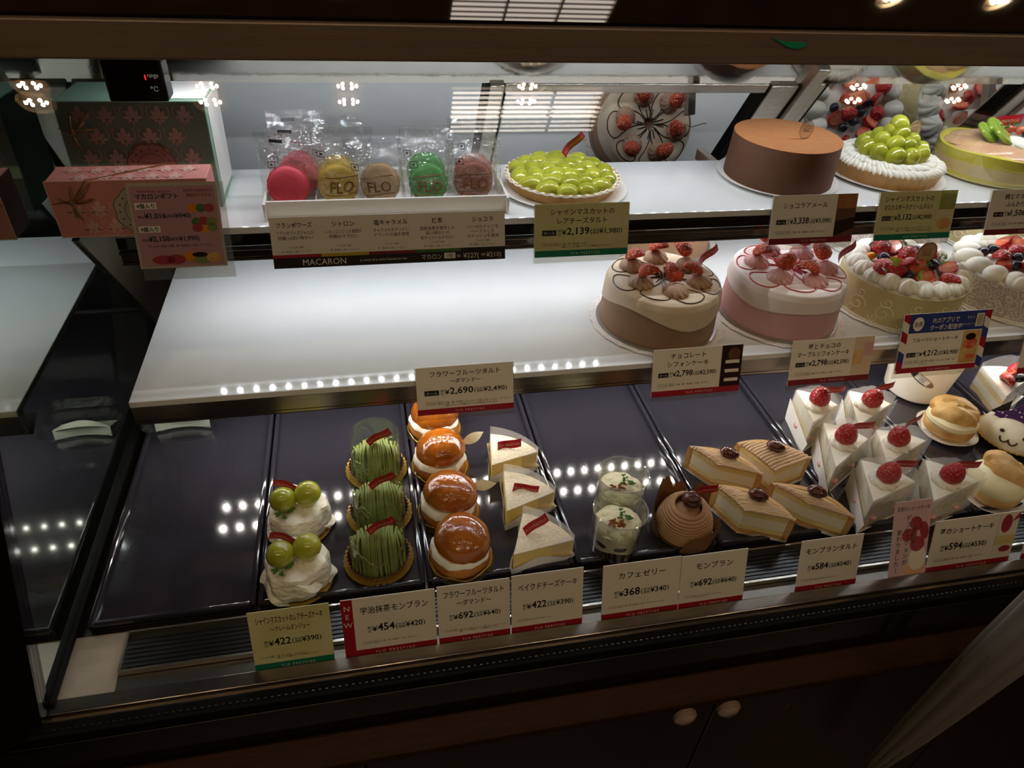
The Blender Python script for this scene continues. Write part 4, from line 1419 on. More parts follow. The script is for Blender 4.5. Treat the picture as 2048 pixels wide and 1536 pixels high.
# ---- macarons in film bags on a white tray
ta, tb = P(527, 400, UP + 0.022), P(1014, 404, UP + 0.022)
ty = 0.752
tx0, tx1 = PY(527, 400, ty)[0], PY(1014, 404, ty)[0]
t = thing('macaron_tray', 'low white plastic tray holding the wrapped macarons', 'tray', ((tx0 + tx1) / 2, ty, UP))
w = tx1 - tx0
m = M().rbox((0, 0.0015, 0.010), (w, 0.003, 0.0195), 0.0008)
m.rbox((0, 0.088, 0.010), (w, 0.003, 0.0195), 0.0008)
for k in range(2):
    m.rbox((-w / 2 + w * k, 0.038, 0.010), (0.003, 0.09, 0.0195), 0.0008)
m.rbox((0, 0.044, 0.0015), (w, 0.09, 0.003), 0.0008)
link('tray', m, 'milky', t)
m = M()
for k in range(1, 5):
    m.rbox((-w / 2 + w * k / 5, 0.038, 0.008), (0.0016, 0.07, 0.012), 0.0004)
link('divider', m, 'milky', t)


def macaron(px, py, y, mcol, label, lean=0.35, rz=0.0, r=0.0215, bagh=0.075, txt=True, bagtilt=0.0):
    """macaron standing on edge in a clear crinkled bag"""
    y += 0.0175
    q = PY(px, py, y)
    z = UP + 0.0035 + r * 1.05
    t = thing('wrapped_macaron', label, 'macaron', (q[0], y, z - r * 1.02), rz, 'macarons in clear bags')
    T = TR(0, 0, r * 1.02, 0, PI / 2 - lean)
    sh = [(0, 0.0082), (0.5, 0.0080), (0.76, 0.0072), (0.9, 0.0056), (0.965, 0.0036), (0.95, 0.0028), (1.03, 0.0022), (1.04, 0.0012), (0.97, 0.0004), (0, 0.0004)]
    for s in (1, -1):
        m = M().lathe([(a * r, s * (0.0014 + b)) for a, b in sh], 48, lambda a, rr, zz, tt: (rr * (1 + (0.02 * sin(31 * a) if tt > 0.6 else 0)), zz), T=T)
        link('shell', m, mcol, t)
    link('filling', M().lathe([(0, 0.0016), (r * 0.92, 0.0016), (r * 0.95, 0), (r * 0.92, -0.0016), (0, -0.0016)], 40, T=T), 'creamy', t)
    # bag: two bulging sheets closed by a toothed top seam
    rg = random.Random(int(px * 7 + y * 1000))
    ph = [rg.uniform(0, 6) for _ in range(6)]
    bw = r * 1.42

    def bag(s):
        def f(u, v):
            x = (u - 0.5) * 2 * bw * (1.0 + 0.06 * sin(3 * v + ph[0]))
            bul = sin(PI * u) ** 0.6 * (max(0.0, 1 - (v / 0.93) ** 3)) * 0.0135
            bul += 0.0018 * sin(9 * u + ph[1] + 5 * v) * sin(PI * u) + 0.0012 * sin(17 * v + ph[2] + 6 * u) * sin(PI * u)
            zz = v * bagh + (0.0012 * abs(((u * 22) % 1) - 0.5) * 2 if v > 0.97 else 0)
            back = lean * 0.75 * zz + 0.006 * sin(2.2 * v + ph[3])
            return (x + bagtilt * zz, s * bul + back - 0.004, zz - 0.0005)
        return f
    m = M()
    m.surf(bag(-1), 22, 26)
    m.surf(bag(1), 22, 26)
    bag_o = link('clear_bag', m, 'crinkle', t)
    k = M()
    fb = bag(-1)
    put = lambda dy: (lambda a, b: (lambda q_: (q_[0], q_[1] - dy, q_[2]))(fb(min(1, max(0, a / (2 * bw) + 0.5)), min(1, max(0, b / bagh)))))
    if txt:
        write(k, 'FLO', 0.001, r * 0.85, r * 0.75, maxw=r * 1.5, bold=0.012, fn=put(0.0006))
        for zz in (r * 0.7, r * 1.55):
            k.surf(lambda u, v: put(0.0006)((u - 0.5) * r * 1.7, zz + v * 0.0009 + 0.1 * (u - 0.5) * r), 10, 1)
    link('lettering', k, 'inkbrown', bag_o) if txt else None
    k = M()
    bx, bz = bw * rg.uniform(-0.75, -0.45), bagh * rg.uniform(0.55, 0.72)
    for (a, b, c, d) in ((-0.004, -0.003, 0.004, -0.0024), (-0.004, 0.0024, 0.004, 0.003), (-0.004, -0.003, -0.0034, 0.003), (0.0034, -0.003, 0.004, 0.003), (-0.0012, -0.001, 0.0012, 0.001)):
        k.surf(lambda u, v: put(0.0006)(bx + a + (c - a) * u, bz + b + (d - b) * v), 3, 1)
    if mcol == 'macred':
        k.surf(lambda u, v: put(0.0006)(-bw * 0.5 + 0.014 * u, bagh * 0.88 + 0.003 * v), 5, 1)
    link('printed_mark', k, 'ink', bag_o)
    return t


for px, py, y, mc, lb, kw in (
        (578, 380, 0.762, 'macred', 'red macaron in a clear bag, front of the red ones', dict(txt=False)),
        (597, 360, 0.783, 'macred', 'red macaron in a clear bag, behind the front red one', dict(bagh=0.08, txt=False)),
        (600, 335, 0.806, 'macred', 'red macaron in a clear bag, rearmost of the red ones', dict(bagh=0.082, txt=False)),
        (678, 372, 0.764, 'macyel', 'yellow macaron in a clear bag, in front', dict(bagh=0.08, bagtilt=0.12)),
        (676, 350, 0.790, 'macyel', 'yellow macaron in a clear bag, behind the front one', dict(bagh=0.084, txt=False)),
        (761, 376, 0.764, 'macbei', 'beige macaron in a clear bag between yellow and green', dict(bagh=0.068, bagtilt=-0.1)),
        (857, 380, 0.763, 'macgrn', 'bright green macaron in a clear bag, in front', dict(r=0.021)),
        (852, 352, 0.795, 'macgrn', 'green macaron in a clear bag, behind the front one', dict(bagh=0.072, txt=False)),
        (946, 378, 0.764, 'macbrn', 'brown macaron in a clear bag, in front', dict(bagh=0.07, txt=True)),
        (946, 350, 0.790, 'macbrn', 'brown macaron in a clear bag, behind the front one', dict(bagh=0.08, txt=False))):
    macaron(px, py, y, mc, lb, **kw)


# ---- tarts and tall cakes on the upper shelf
def tart_shell(parent, r, h, n=30, m='tartcrust', flare=0.9):
    k = M().lathe([(0, 0.001), (r * flare, 0.001), (r * 0.99, h), (r, h + 0.0015), (r * 0.965, h + 0.0015), (r * 0.94, h * 0.75), (0, h * 0.72)], n * 6,
                  lambda a, rr, z, t: (rr * (1 + (0.016 * abs(sin(n * a / 2)) if rr > r * 0.8 else 0)), z))
    return link('tart_shell', k, m, parent)


def paper_plate(parent, r, name='cake_board'):
    return link(name, M().lathe([(0, 0.0006), (r * 0.82, 0.0006), (r * 0.9, 0.0016), (r, 0.004), (r * 1.005, 0.0045), (r * 0.9, 0.0028), (r * 0.8, 0.0018), (0, 0.0018)], 90), 'paper', parent)


c = at(1122, 0.819, UP)
t = thing('muscat_tart', 'fluted tart filled with halved green grapes under clear jelly, beside the macarons', 'tart', (c[0], c[1], UP + 0.0003))
rt = 0.071
paper_plate(t, 0.081)
tart_shell(t, rt, 0.014, 34).location.z = 0.002
m = M().lathe([(rt * 0.93, 0.0165), (rt * 1.0, 0.0175), (rt * 1.012, 0.0165), (rt * 0.99, 0.0152), (rt * 0.93, 0.015)], 200, lambda a, rr, z, tt: (rr * (1 + (0.016 * abs(sin(17 * a)) if rr > rt * 0.96 else 0)), z + 0.0005 * sin(40 * a)))
link('sugared_rim', m, 'paper', t)
link('cream_filling', M().lathe([(0, 0.0155), (rt * 0.7, 0.0145), (rt * 0.93, 0.0135), (rt * 0.93, 0.008), (0, 0.008)], 60), 'cream', t)
rg = random.Random(4)
for ring, nn, z in ((0.78, 14, 0.0155), (0.52, 10, 0.018), (0.27, 6, 0.02), (0.0, 1, 0.021)):
    for i in range(nn):
        a = 2 * PI * i / nn + ring * 3
        k = M().ell((0, 0, 0), (0.0118, 0.0155, 0.0105), 18, 10)
        o = link('grape', k, rg.choice(('grape', 'grape_dark')), t)
        o.location = (rt * ring * cos(a), rt * ring * sin(a), z)
        o.rotation_euler = (rg.uniform(-0.3, 0.3), rg.uniform(-0.3, 0.3), a + rg.uniform(-0.7, 0.7))
ribbon_tag(t, (0.008, 0.018, 0.03), 0.034, 0.011, 0.25, 0.3, 0.1, roll=-0.75)

c = at(1552, 0.832, UP)
t = thing('chocolate_cake', 'tall plain brown chocolate cake with cocoa-dusted flat top on a white plate', 'cake', (c[0], c[1], UP + 0.0003))
paper_plate(t, 0.079)
m = M().lathe([(0, 0.002), (0.0705, 0.002), (0.0705, 0.006), (0.0685, 0.056), (0.0681, 0.0565), (0, 0.0565)], 96, lambda a, r_, z, tt: (r_ * (1 + 0.004 * sin(3 * a + 1)), z))
link('mousse_body', m, 'chocside', t)
link('cocoa_top', M().lathe([(0, 0.0572), (0.067, 0.0572), (0.0687, 0.0566), (0.0683, 0.0552), (0, 0.0552)], 96, lambda a, r_, z, tt: (r_ * (1 + 0.004 * sin(3 * a + 1)), z)), 'choctop', t)
round_badge(t, (0.012, -0.018, 0.057), 0.0105, 0.1, -0.05, 'holder', 1.15)

c = at(1764, 0.836, UP)
t = thing('grape_tart', 'low tart with ruffled white cream and a pile of whole green grapes', 'tart', (c[0], c[1], UP + 0.0003))
paper_plate(t, 0.08)
rt = 0.0725
tart_shell(t, rt, 0.019, 36, 'tartcrust', 0.92).location.z = 0.0005
m = M()
rg = random.Random(11)
m.lathe([(0, 0.03), (rt * 0.5, 0.03), (rt * 0.8, 0.026), (rt * 0.97, 0.022), (rt * 0.97, 0.018), (0, 0.018)], 60)
for k in range(64):
    a = 2 * PI * k / 64
    for rr, zz in ((0.9, 0.0225), (0.74, 0.026)):
        m.ell((0, 0, 0), (0.0105, 0.0032, 0.0042), 10, 6, T=TR(rt * rr * cos(a), rt * rr * sin(a), zz + rg.uniform(-0.001, 0.001), a + 0.5 + rg.uniform(-0.15, 0.15), rg.uniform(-0.2, 0.2), 0.18))
link('ruffled_cream', m, 'cream', t)
for ring, nn, z in ((0.5, 11, 0.036), (0.28, 7, 0.046), (0.1, 3, 0.057), (-0.02, 1, 0.067)):
    for i in range(nn):
        a = 2 * PI * i / nn + ring * 5
        k = M().ell((0, 0, 0), (0.0118, 0.0118, 0.0138), 18, 10)
        o = link('grape', k, rg.choice(('grape', 'grape_dark')), t)
        o.location = (rt * ring * cos(a), rt * ring * sin(a), z)
        o.rotation_euler = (rg.uniform(-0.9, 0.9), rg.uniform(-0.9, 0.9), a)
round_badge(t, (0.02, -0.006, 0.048), 0.0098, 0.0, -0.1, 'badge', 1.3)

c = at(1968, 0.838, UP)
t = thing('peach_cake', 'yellow and peach mousse cake in a clear collar with kiwi and blueberry on top', 'cake', (c[0], c[1], UP + 0.0003))
paper_plate(t, 0.0755)
for nm, mt_, r0, z0, z1 in (('yellow_base', 'yellowcream', 0.0735, 0.002, 0.009), ('peach_layer', 'peachmousse', 0.0732, 0.009, 0.023), ('yellow_band', 'yellowcream', 0.0728, 0.023, 0.037)):
    link(nm, M().lathe([(0, z0), (r0, z0), (r0, z1), (0, z1)], 80, lambda a, r_, z, tt: (r_, z + (0.0018 * sin(3 * a + z * 400) if z1 - 1e-4 > 0.03 or z > 0.02 else 0))), mt_, t)
m = M()
for k in range(7):
    a = 2 * PI * k / 7
    m.ell((0, 0, 0), (0.03, 0.038, 0.0058), 18, 8, T=TR(0.038 * cos(a), 0.038 * sin(a), 0.039, a + 0.4, 0.12, 0.1))
m.ell((0, 0, 0.04), (0.03, 0.03, 0.006), 18, 8)
link('peach_slice', m, 'peachskin', t)
m = M()
rosette(m, 0.012, -0.018, 0.043, 0.022, 0.011, 7)
link('cream_dollop', m, 'cream', t)
for k, (x, y, a) in enumerate(((-0.022, 0.0, 0.4), (-0.008, -0.012, 0.5), (0.002, 0.012, 0.2))):
    o = link('kiwi_slice', M().lathe([(0, 0.0025), (0.018, 0.0025), (0.019, 0), (0.018, -0.0025), (0, -0.0025)], 30), 'kiwi', t)
    o.location = (x, y, 0.054 + 0.001 * k)
    o.rotation_euler = (0.55, 0.2, a)
o = link('blueberry', M().ell((0, 0, 0), (0.0105, 0.0105, 0.0095), 20, 12, lambda d: 0.93 if d.z > 0.9 else 1), 'blueberry', t)
o.location = (0.034, -0.014, 0.055)
for x, y in ((0.036, 0.006), (0.026, 0.014)):
    o = link('orange_piece', M().ell((0, 0, 0), (0.008, 0.006, 0.006), 12, 8), 'berrycut', t)
    o.location = (x, y, 0.055)
sprig(t, (0.012, 0.006, 0.06), 0.014, 40)
ribbon_tag(t, (0.012, 0.034, 0.05), 0.05, 0.014, 0.1, 0.2, 0.0)
film_wall(t, [(0.0742 * cos(a), 0.0742 * sin(a)) for a in [2 * PI * i / 64 for i in range(65)]], 0.002, 0.062, 'clear', 'clear_collar')


# ================================================================== MIDDLE SHELF CAKES
def chiffon(name, label, px, py, r, h, body, top, rose, line, fold, off, wave, group, tagrz=0.3, tag_at=(0.05, 0.0), xy=None):
    c = at(px, py, MD) if xy is None else (xy[0], xy[1])
    t = thing(name, label, 'cake', (c[0], c[1], MD + 0.0003), 0, group)
    doily(t, r * 1.155)
    cake_board(t, r * 1.05)
    z0 = 0.0032
    pf = [(0, z0), (r, z0), (r, z0 + 0.004), (r * 0.985, h * 0.5), (r * 0.965, h * 0.84), (r * 0.93, h * 0.95), (r * 0.86, h), (r * 0.3, h), (r * 0.14, h * 0.985), (r * 0.09, h * 0.9), (0, h * 0.85)]
    link('cake_body', M().lathe(pf, 96, lambda a, rr, z, q: (rr * (1 + 0.003 * sin(4 * a)), z)), body, t)
    # pale cream cap with a wavy hanging edge

    def capf(u, v):
        a = 2 * PI * u
        zl = h * (wave[0] + wave[1] * sin(wave[2] * a + wave[3]) + wave[4] * sin(2 * a + wave[5]))
        path = [(r * 0.085, h * 0.9), (r * 0.13, h * 1.0), (r * 0.3, h * 1.02), (r * 0.86, h * 1.02), (r * 0.945, h * 0.965), (r * 0.982, h * 0.85)]
        if v <= 0.6:
            k = v / 0.6 * 5
            i = min(4, int(k))
            f = k - i
            rr = path[i][0] * (1 - f) + path[i + 1][0] * f
            zz = path[i][1] * (1 - f) + path[i + 1][1] * f
        else:
            f = (v - 0.6) / 0.4
            zz = h * 0.85 + (zl - h * 0.85) * min(1, f * 1.1)
            rr = r * (0.982 + 0.02 * f) if f < 0.92 else r * 0.985
        return (rr * cos(a), rr * sin(a), zz)
    link('cream_cap', M().surf(capf, 120, 40, True), top, t, 1.2)
    m = M()
    loop_lines(m, r * 0.12, r * 0.9, h * 1.02, 8, 0.2, off, 0.0009, lambda q: h * 1.022 if q < r * 0.86 else h * 1.022 - (q - r * 0.86) * 0.6)
    for k in range(12):
        a = 2 * PI * k / 12
        m.tube([(r * 0.09 * cos(a), r * 0.09 * sin(a), h * 0.93), (r * 0.14 * cos(a + 0.1), r * 0.14 * sin(a + 0.1), h * 1.02), (r * 0.3 * cos(a + 0.2), r * 0.3 * sin(a + 0.2), h * 1.022)], 0.0009, 6)
    link('piped_line', m, line, t)
    for k in range(6):
        a = off + 0.25 + 2 * PI * k / 6
        x, y = r * 0.58 * cos(a), r * 0.58 * sin(a)
        m = M()
        rosette(m, 0, 0, 0, 0.0158, 0.0135, 11, 3.0)
        o = link('rosette', m, rose, t)
        o.location = (x, y, h * 1.01)
        m = M()
        halfberry(m, TR(0, 0, 0, rnd(0, 6), 1.05, rnd(-0.3, 0.3)), 0.0115, 0.028)
        b = link('strawberry_half', m, ['driedberry', 'berrycut'], o)
        b.location = (rnd(-0.003, 0.003), 0.006, 0.0135)
    ribbon_tag(t, (tag_at[0] * 1.0, tag_at[1], h * 1.02), 0.034, 0.012, tagrz, 0.3, -0.1, roll=-0.5)
    return t


chiffon('chiffon_cake', 'brown chocolate chiffon cake on a doily, front row left', 1311, 0.747, 0.0765, 0.066, 'chifbrown', 'chifpale', 'rosebrown', 'drizzle', 0, 0.2, (0.58, 0.1, 3, 2.6, 0.07, 0.5), 'chiffon cakes', 0.5, (0.055, 0.014))
chiffon('chiffon_cake', 'pink strawberry chiffon cake with white icing cap, front row', 1551, 0.748, 0.078, 0.069, 'chifpink', 'chifwhite', 'rosepink', 'drizzlered', 0, 0.5, (0.6, 0.07, 3, 0.4, 0.05, 2.0), 'chiffon cakes', 0.5, (0.072, 0.0))
chiffon('chiffon_cake', 'brown chocolate chiffon cake at the back, under the upper shelf', 0, 0, 0.077, 0.073, 'chifbrown', 'chifpale', 'rosebrown', 'drizzle', 0, 0.0, (0.55, 0.1, 3, 1.2, 0.05, 0.5), 'chiffon cakes', 0.2, (0.06, 0.0), xy=(0.465, 0.975))


def spiral(m, r, a0, z0, s, turns, hand, rr=0.0008, T=None):
    """scroll drawn on a cylinder wall"""
    pts = []
    for i in range(40):
        t = i / 39
        ph = hand * turns * 2 * PI * t
        q = s * (1 - 0.85 * t)
        x = q * cos(ph) - s
        z = q * sin(ph)
        a = a0 + hand * x / r
        pts.append((r * cos(a), r * sin(a), z0 + z))
    m.tube(pts, rr, 5)


def fruit_bits(t, r, h, seed, n, kinds):
    rg = random.Random(seed)
    for i in range(n):
        q = r * math.sqrt((i + 0.5) / n)
        a = i * 2.39996 + seed
        kind = kinds[i % len(kinds)]
        x, y = q * cos(a), q * sin(a)
        z = h + 0.004 * (1 - (q / r) ** 2)
        if kind == 's':
            m = M()
            halfberry(m, TR(0, 0, 0, 0, 0, 0), 0.0125, 0.026)
            o = link('strawberry_half', m, ['strawberry', 'berrycut'], t)
            o.rotation_euler = (-rg.uniform(0.75, 1.35) if i % 3 else rg.uniform(0.7, 1.3), rg.uniform(-0.4, 0.4), rg.uniform(0, 6))
            z += 0.006
        elif kind == 'k':
            o = link('kiwi_slice', M().lathe([(0, 0.003), (0.012, 0.003), (0.013, 0), (0.012, -0.003), (0, -0.003)], 24), 'kiwi', t)
            o.rotation_euler = (rg.uniform(0.2, 0.9), rg.uniform(-0.4, 0.4), rg.uniform(-0.8, 0.8))
            z += 0.006
        elif kind == 'b':
            o = link('blueberry', M().ell((0, 0, 0), (0.0082, 0.0082, 0.0075), 18, 10, lambda d: 0.9 if d.z > 0.92 else 1), 'blueberry', t)
            o.rotation_euler = (rg.uniform(-0.6, 0.6), rg.uniform(-0.6, 0.6), 0)
            z += 0.010
        elif kind == 'o':
            o = link('orange_piece', M().ell((0, 0, 0), (0.01, 0.006, 0.006), 14, 8), 'orange', t)
            o.rotation_euler = (0, 0.2, rg.uniform(0, 6))
            z += 0.007
        else:
            sprig(t, (x, y, z + 0.012), 0.012, 40, rg.uniform(0, 6))
            continue
        o.location = (x, y, z)


def decorated(label, px, py, r, h, wall, rim, seed, fr, nfruit, kinds, scroll=False, xy=None, nros=20, rosz=0.0155, lace=False, badges=()):
    c = at(px, py, MD) if xy is None else xy
    t = thing('fruit_cake', label, 'cake', (c[0], c[1], MD + 0.0003), 0, 'fruit topped cakes')
    doily(t, r * 1.11)
    cake_board(t, r * 1.03, m='paper')
    link('cake_body', M().lathe([(0, 0.003), (r * 0.985, 0.003), (r * 0.985, h * 0.9), (r * 0.95, h), (0, h)], 90), 'cream', t)
    link('wrap_band', M().lathe([(r * 0.99, 0.0032), (r * 1.005, 0.0032), (r * 1.005, h * 0.96), (r * 0.99, h * 0.96)], 110), wall, t)
    if scroll:
        m = M()
        for k in range(14):
            a = 2 * PI * k / 14
            spiral(m, r * 1.006, a, h * 0.36, h * 0.24, 1.4, 1)
            spiral(m, r * 1.006, a + 0.2, h * 0.66, h * 0.15, 1.3, -1)
            spiral(m, r * 1.006, a + 0.1, h * 0.18, h * 0.12, 1.2, -1)
        link('scroll_pattern', m, 'scroll', t)
    for k in range(nros):
        a = 2 * PI * k / nros
        m = M()
        if scroll:
            rosette(m, 0, 0, 0, rosz, rosz * 1.1, 9, 1.2)
        else:
            m.ell((0, 0, 0), (rosz * 1.3, rosz, rosz * 0.8), 16, 10)
        o = link('cream_rosette', m, 'cream', t)
        o.location = ((r - rosz * 1.05) * cos(a), (r - rosz * 1.05) * sin(a), h - 0.001 + (0 if scroll else 0.004))
        o.rotation_euler = (0, 0, a)
    fruit_bits(t, fr, h, seed, nfruit, kinds)
    for (x, y, z, rz, rr) in badges:
        round_badge(t, (x, y, z), rr, rz, -0.12)
    return t


decorated('beige wrapped cake heaped with mixed fruit, front row beside the pink chiffon cake', 1783, 0.754, 0.083, 0.054, 'wrapbeige', 'cream', 3, 0.056, 34, 'skbsoshskbs', True, badges=((0.012, -0.012, 0.068, 0.0, 0.0155),))
lc = decorated('white lace-wrapped cake ringed with strawberries and blueberries, cut by the right edge', 2004, 0.754, 0.085, 0.05, 'lace', 'cream', 1, 0.052, 20, 'bbbssssss', False, nros=16, badges=((0.012, -0.016, 0.064, 0.0, 0.0155),))
decorated('white lace-wrapped cake ringed with strawberries, back row under the upper shelf', 0, 0, 0.092, 0.055, 'lace', 'cream', 1, 0.055, 22, 'bbbbsssssss', False, xy=(0.845, 0.952), nros=16, badges=())
decorated('beige scroll-wrapped cake topped with strawberries, back row at the right', 0, 0, 0.094, 0.055, 'wrapbeige', 'cream', 5, 0.05, 9, 'sssss', True, xy=(1.065, 0.948), nros=14, rosz=0.0225)


# ================================================================== DECK: SMALL CAKES
# ---- cream cheese cakes with two grapes
def creme(px, py, label, seed, s=1.0):
    c = P(px, py, DK)
    t = thing('grape_cream_cake', label, 'cake', (c[0], c[1], DK + 0.0002), 0, 'cream cakes with two grapes')
    m = M()
    wavy_disc(m, 0.036, 0.0002, 0.015, 40, 0.0012, 0.002)
    link('gold_base', m, 'gold', t)
    rg = random.Random(seed)
    ph = [rg.uniform(0, 6.28) for _ in range(8)]

    def gauze(a, r, z, q):
        k = 1 + 0.05 * sin(3 * a + ph[0]) + 0.035 * sin(7 * a + ph[1] + 60 * z) + 0.02 * sin(13 * a + ph[2] - 90 * z)
        return r * k, z + 0.0016 * sin(5 * a + ph[3]) * min(1, z / 0.01)
    pf = [(0, 0.002), (0.030, 0.002), (0.0325, 0.006), (0.0335, 0.014), (0.033, 0.024), (0.0325, 0.032), (0.0305, 0.0365), (0.024, 0.0385), (0.012, 0.037), (0, 0.036)]
    link('cream_body', M().lathe(pf, 120, gauze), 'gauze', t)
    m = M()
    for k in range(6):
        a = ph[4] + k * 1.05 + rg.uniform(-0.3, 0.3)
        z0, ln = rg.uniform(0.008, 0.034), rg.uniform(0.01, 0.02)
        m.surf(lambda u, v: ((0.032 + 0.006 * v * (1 - 0.4 * cos(u * 6))) * cos(a + (u - 0.5) * ln / 0.02 + 0.2 * v), (0.032 + 0.006 * v * (1 - 0.4 * cos(u * 6))) * sin(a + (u - 0.5) * ln / 0.02 + 0.2 * v), max(0.004, z0 + 0.004 * sin(u * 5 + ph[5]) - 0.008 * v * v)), 12, 6)
    link('gauze_fold', m, 'gauze', t)
    grapes_pair(t, 0.0, -0.001, 0.0495, 0.18)
    sprig(t, (-0.012, -0.016, 0.043), 0.0095, 36, 0.3, 0.3)
    ribbon_tag(t, (-0.026, 0.016, 0.053), 0.036, 0.01, -0.25, 0.3, -0.1, roll=0.3)


creme(600, 1160, 'white cream cake with two green grapes at the front of its tray', 3)
creme(602, 1052, 'white cream cake with two green grapes behind the front one', 8)


# ---- matcha mont blancs in clear collars
def matcha(px, py, label, seed):
    c = P(px, py, DK)
    t = thing('matcha_cake', label, 'cake', (c[0], c[1], DK + 0.0002), 0, 'green tea chestnut cakes')
    m = M()
    wavy_disc(m, 0.0385, 0.0002, 0.014, 34, 0.0014, 0.0035)
    link('gold_base', m, 'gold', t)
    link('paper_cup', M().lathe([(0, 0.0022), (0.028, 0.0022), (0.0345, 0.013), (0.0338, 0.013), (0.0275, 0.004), (0, 0.004)], 160, lambda a, r, z, q: (r * (1 + (0.03 * sin(40 * a) if r > 0.03 else 0)), z)), 'darkcup', t)
    link('cake_core', M().lathe([(0, 0.004), (0.0225, 0.004), (0.0205, 0.024), (0.013, 0.035), (0, 0.038)], 40), 'matcha', t)
    rg = random.Random(seed)
    m = M()
    for k in range(34):
        x = -0.0255 + 0.051 * k / 33 + rg.uniform(-0.0006, 0.0006)
        hw = math.sqrt(max(0, 0.0275 ** 2 - x * x)) + 0.002
        top = 0.047 - (x / 0.03) ** 2 * 0.012 + rg.uniform(-0.0015, 0.0015)
        w1, w2 = rg.uniform(-0.0015, 0.0015), rg.uniform(-0.002, 0.002)
        pts = []
        for i in range(15):
            v = -1 + 2 * i / 14
            pts.append((x * (1 + 0.1 * abs(v)) + w1 * sin(3 * v) + w2 * v, hw * v / max(1, abs(v)) * (1 if abs(v) < 0.99 else 1.02), 0.008 + (top - 0.008) * (1 - abs(v) ** 3.2)))
        m.tube(pts, 0.0011, 6)
    for k in range(26):
        a = rg.uniform(-0.7, 0.7) + (PI if k % 2 else 0)
        z = rg.uniform(0.01, 0.036)
        m.tube([(0.0285 * cos(a + q * 0.12), 0.0285 * sin(a + q * 0.12), z + 0.004 * sin(q * 1.3 + k)) for q in range(6)], 0.0012, 6)
    link('cream_strands', m, 'matcha', t)
    ribbon_tag(t, (-0.006, -0.004, 0.047), 0.032, 0.011, 0.15, 0.25, 0.0, roll=-0.42)
    film_wall(t, [(0.0308 * cos(a), 0.0308 * sin(a)) for a in [2 * PI * i / 48 for i in range(49)]], 0.003, lambda u: 0.060 + 0.004 * sin(2 * PI * u), 'clear', 'clear_collar')
    m = M()
    for k in range(5):
        m.box((rg.uniform(-0.012, 0.012), -0.027, rg.uniform(0.02, 0.03)), (0.002, 0.0006, 0.0016))
    link('gold_flake', m, 'gold', t)


matcha(758, 1120, 'green tea chestnut cake at the front of its row', 1)
matcha(760, 1030, 'green tea chestnut cake in the middle of its row', 2)
matcha(754, 942, 'green tea chestnut cake at the back of its row', 5)


# ---- glazed buns with cream
def bun(px, py, label, seed, leaf=True, rz=0.0):
    c = P(px, py, DK)
    t = thing('glazed_bun', label, 'pastry', (c[0], c[1], DK + 0.0002), 0, 'glazed buns filled with cream')
    rg = random.Random(seed)
    link('clear_plate', M().lathe([(0, 0.0002), (0.036, 0.0002), (0.0382, 0.002), (0.0382, 0.0026), (0.036, 0.001), (0, 0.001)], 80), 'golddisc', t)
    m = M().tube([((0.0352 + 0.0004 * (i % 2)) * cos(2 * PI * i / 120), (0.0352 + 0.0004 * (i % 2)) * sin(2 * PI * i / 120), 0.0072 + 0.0024 * sin(12 * PI * i / 120 + seed) + 0.0005 * (i % 2)) for i in range(120)], 0.00055, 6, True)
    m.lathe([(0.030, 0.001), (0.0348, 0.0055), (0.0345, 0.0055), (0.030, 0.002)], 120)
    link('gold_cup_edge', m, 'gold', t)
    link('bun_base', M().lathe([(0, 0.0015), (0.027, 0.0015), (0.0325, 0.007), (0.0338, 0.013), (0.0325, 0.0195), (0.02, 0.021), (0, 0.021)], 60, lambda a, r, z, q: (r * (1 + 0.02 * sin(3 * a + seed)), z)), 'bun', t)
    link('cream_filling', M().lathe([(0, 0.019), (0.031, 0.0185), (0.0332, 0.0215), (0.0326, 0.0255), (0.03, 0.029), (0, 0.03)], 80, lambda a, r, z, q: (r * (1 + 0.022 * sin(9 * a + seed) + 0.012 * sin(17 * a)), z + 0.0014 * sin(4 * a + seed))), 'cream', t)
    tl = 0.26
    T = TR(0.002, 0.002, 0.0265, seed, tl * 0.5, 0)
    link('glazed_top', M().lathe([(0, 0.0), (0.029, 0.0), (0.0322, 0.004), (0.0312, 0.011), (0.0275, 0.018), (0.021, 0.0228), (0.013, 0.0254), (0.006, 0.0264), (0, 0.0266)], 72, lambda a, r, z, q: (r * (1 + 0.018 * sin(2 * a) + 0.008 * sin(11 * a + 3)), z), T=T), 'glaze', t)
    if leaf:
        m = M()
        for o in (0.0, 0.0006):
            m.surf(lambda u, v: (0.031 * u, (v - 0.5) * 2 * 0.0075 * sin(PI * min(1, u * 1.02)) ** 0.8 * (1 - 0.25 * u), 0.003 * sin(PI * u) + 0.004 * u + o), 14, 4)
        m.tube([(-0.006, 0, -0.002), (0.012, 0, 0.002), (0.03, 0.0, 0.005)], 0.0006, 5)
        o = link('leaf_tag', m, 'creamy', t)
        o.location = (0.030, 0.012, 0.030)
        o.rotation_euler = (0.9, -0.25, 0.35 + rz)


bun(920, 1118, 'glazed bun at the front of its row of four', 1, False)
bun(897, 1026, 'glazed bun second from the front of its row', 2, True, -0.6)
bun(880, 938, 'glazed bun third from the front of its row', 4)
bun(868, 862, 'glazed bun at the back of its row, half under a price card', 6)


# ---- wedges
def arc_outline(tip, A, B, bulge=0.14, n=14):
    """tip, then the crust arc from A to B, in the plane"""
    t, a, b = Vector(tip[:2]), Vector(A[:2]), Vector(B[:2])
    mid = (a + b) / 2
    out = (mid - t).normalized() * (b - a).length * bulge
    pts = [t]
    for i in range(n + 1):
        u = i / n
        pts.append(a.lerp(b, u) + out * 4 * u * (1 - u))
    return pts


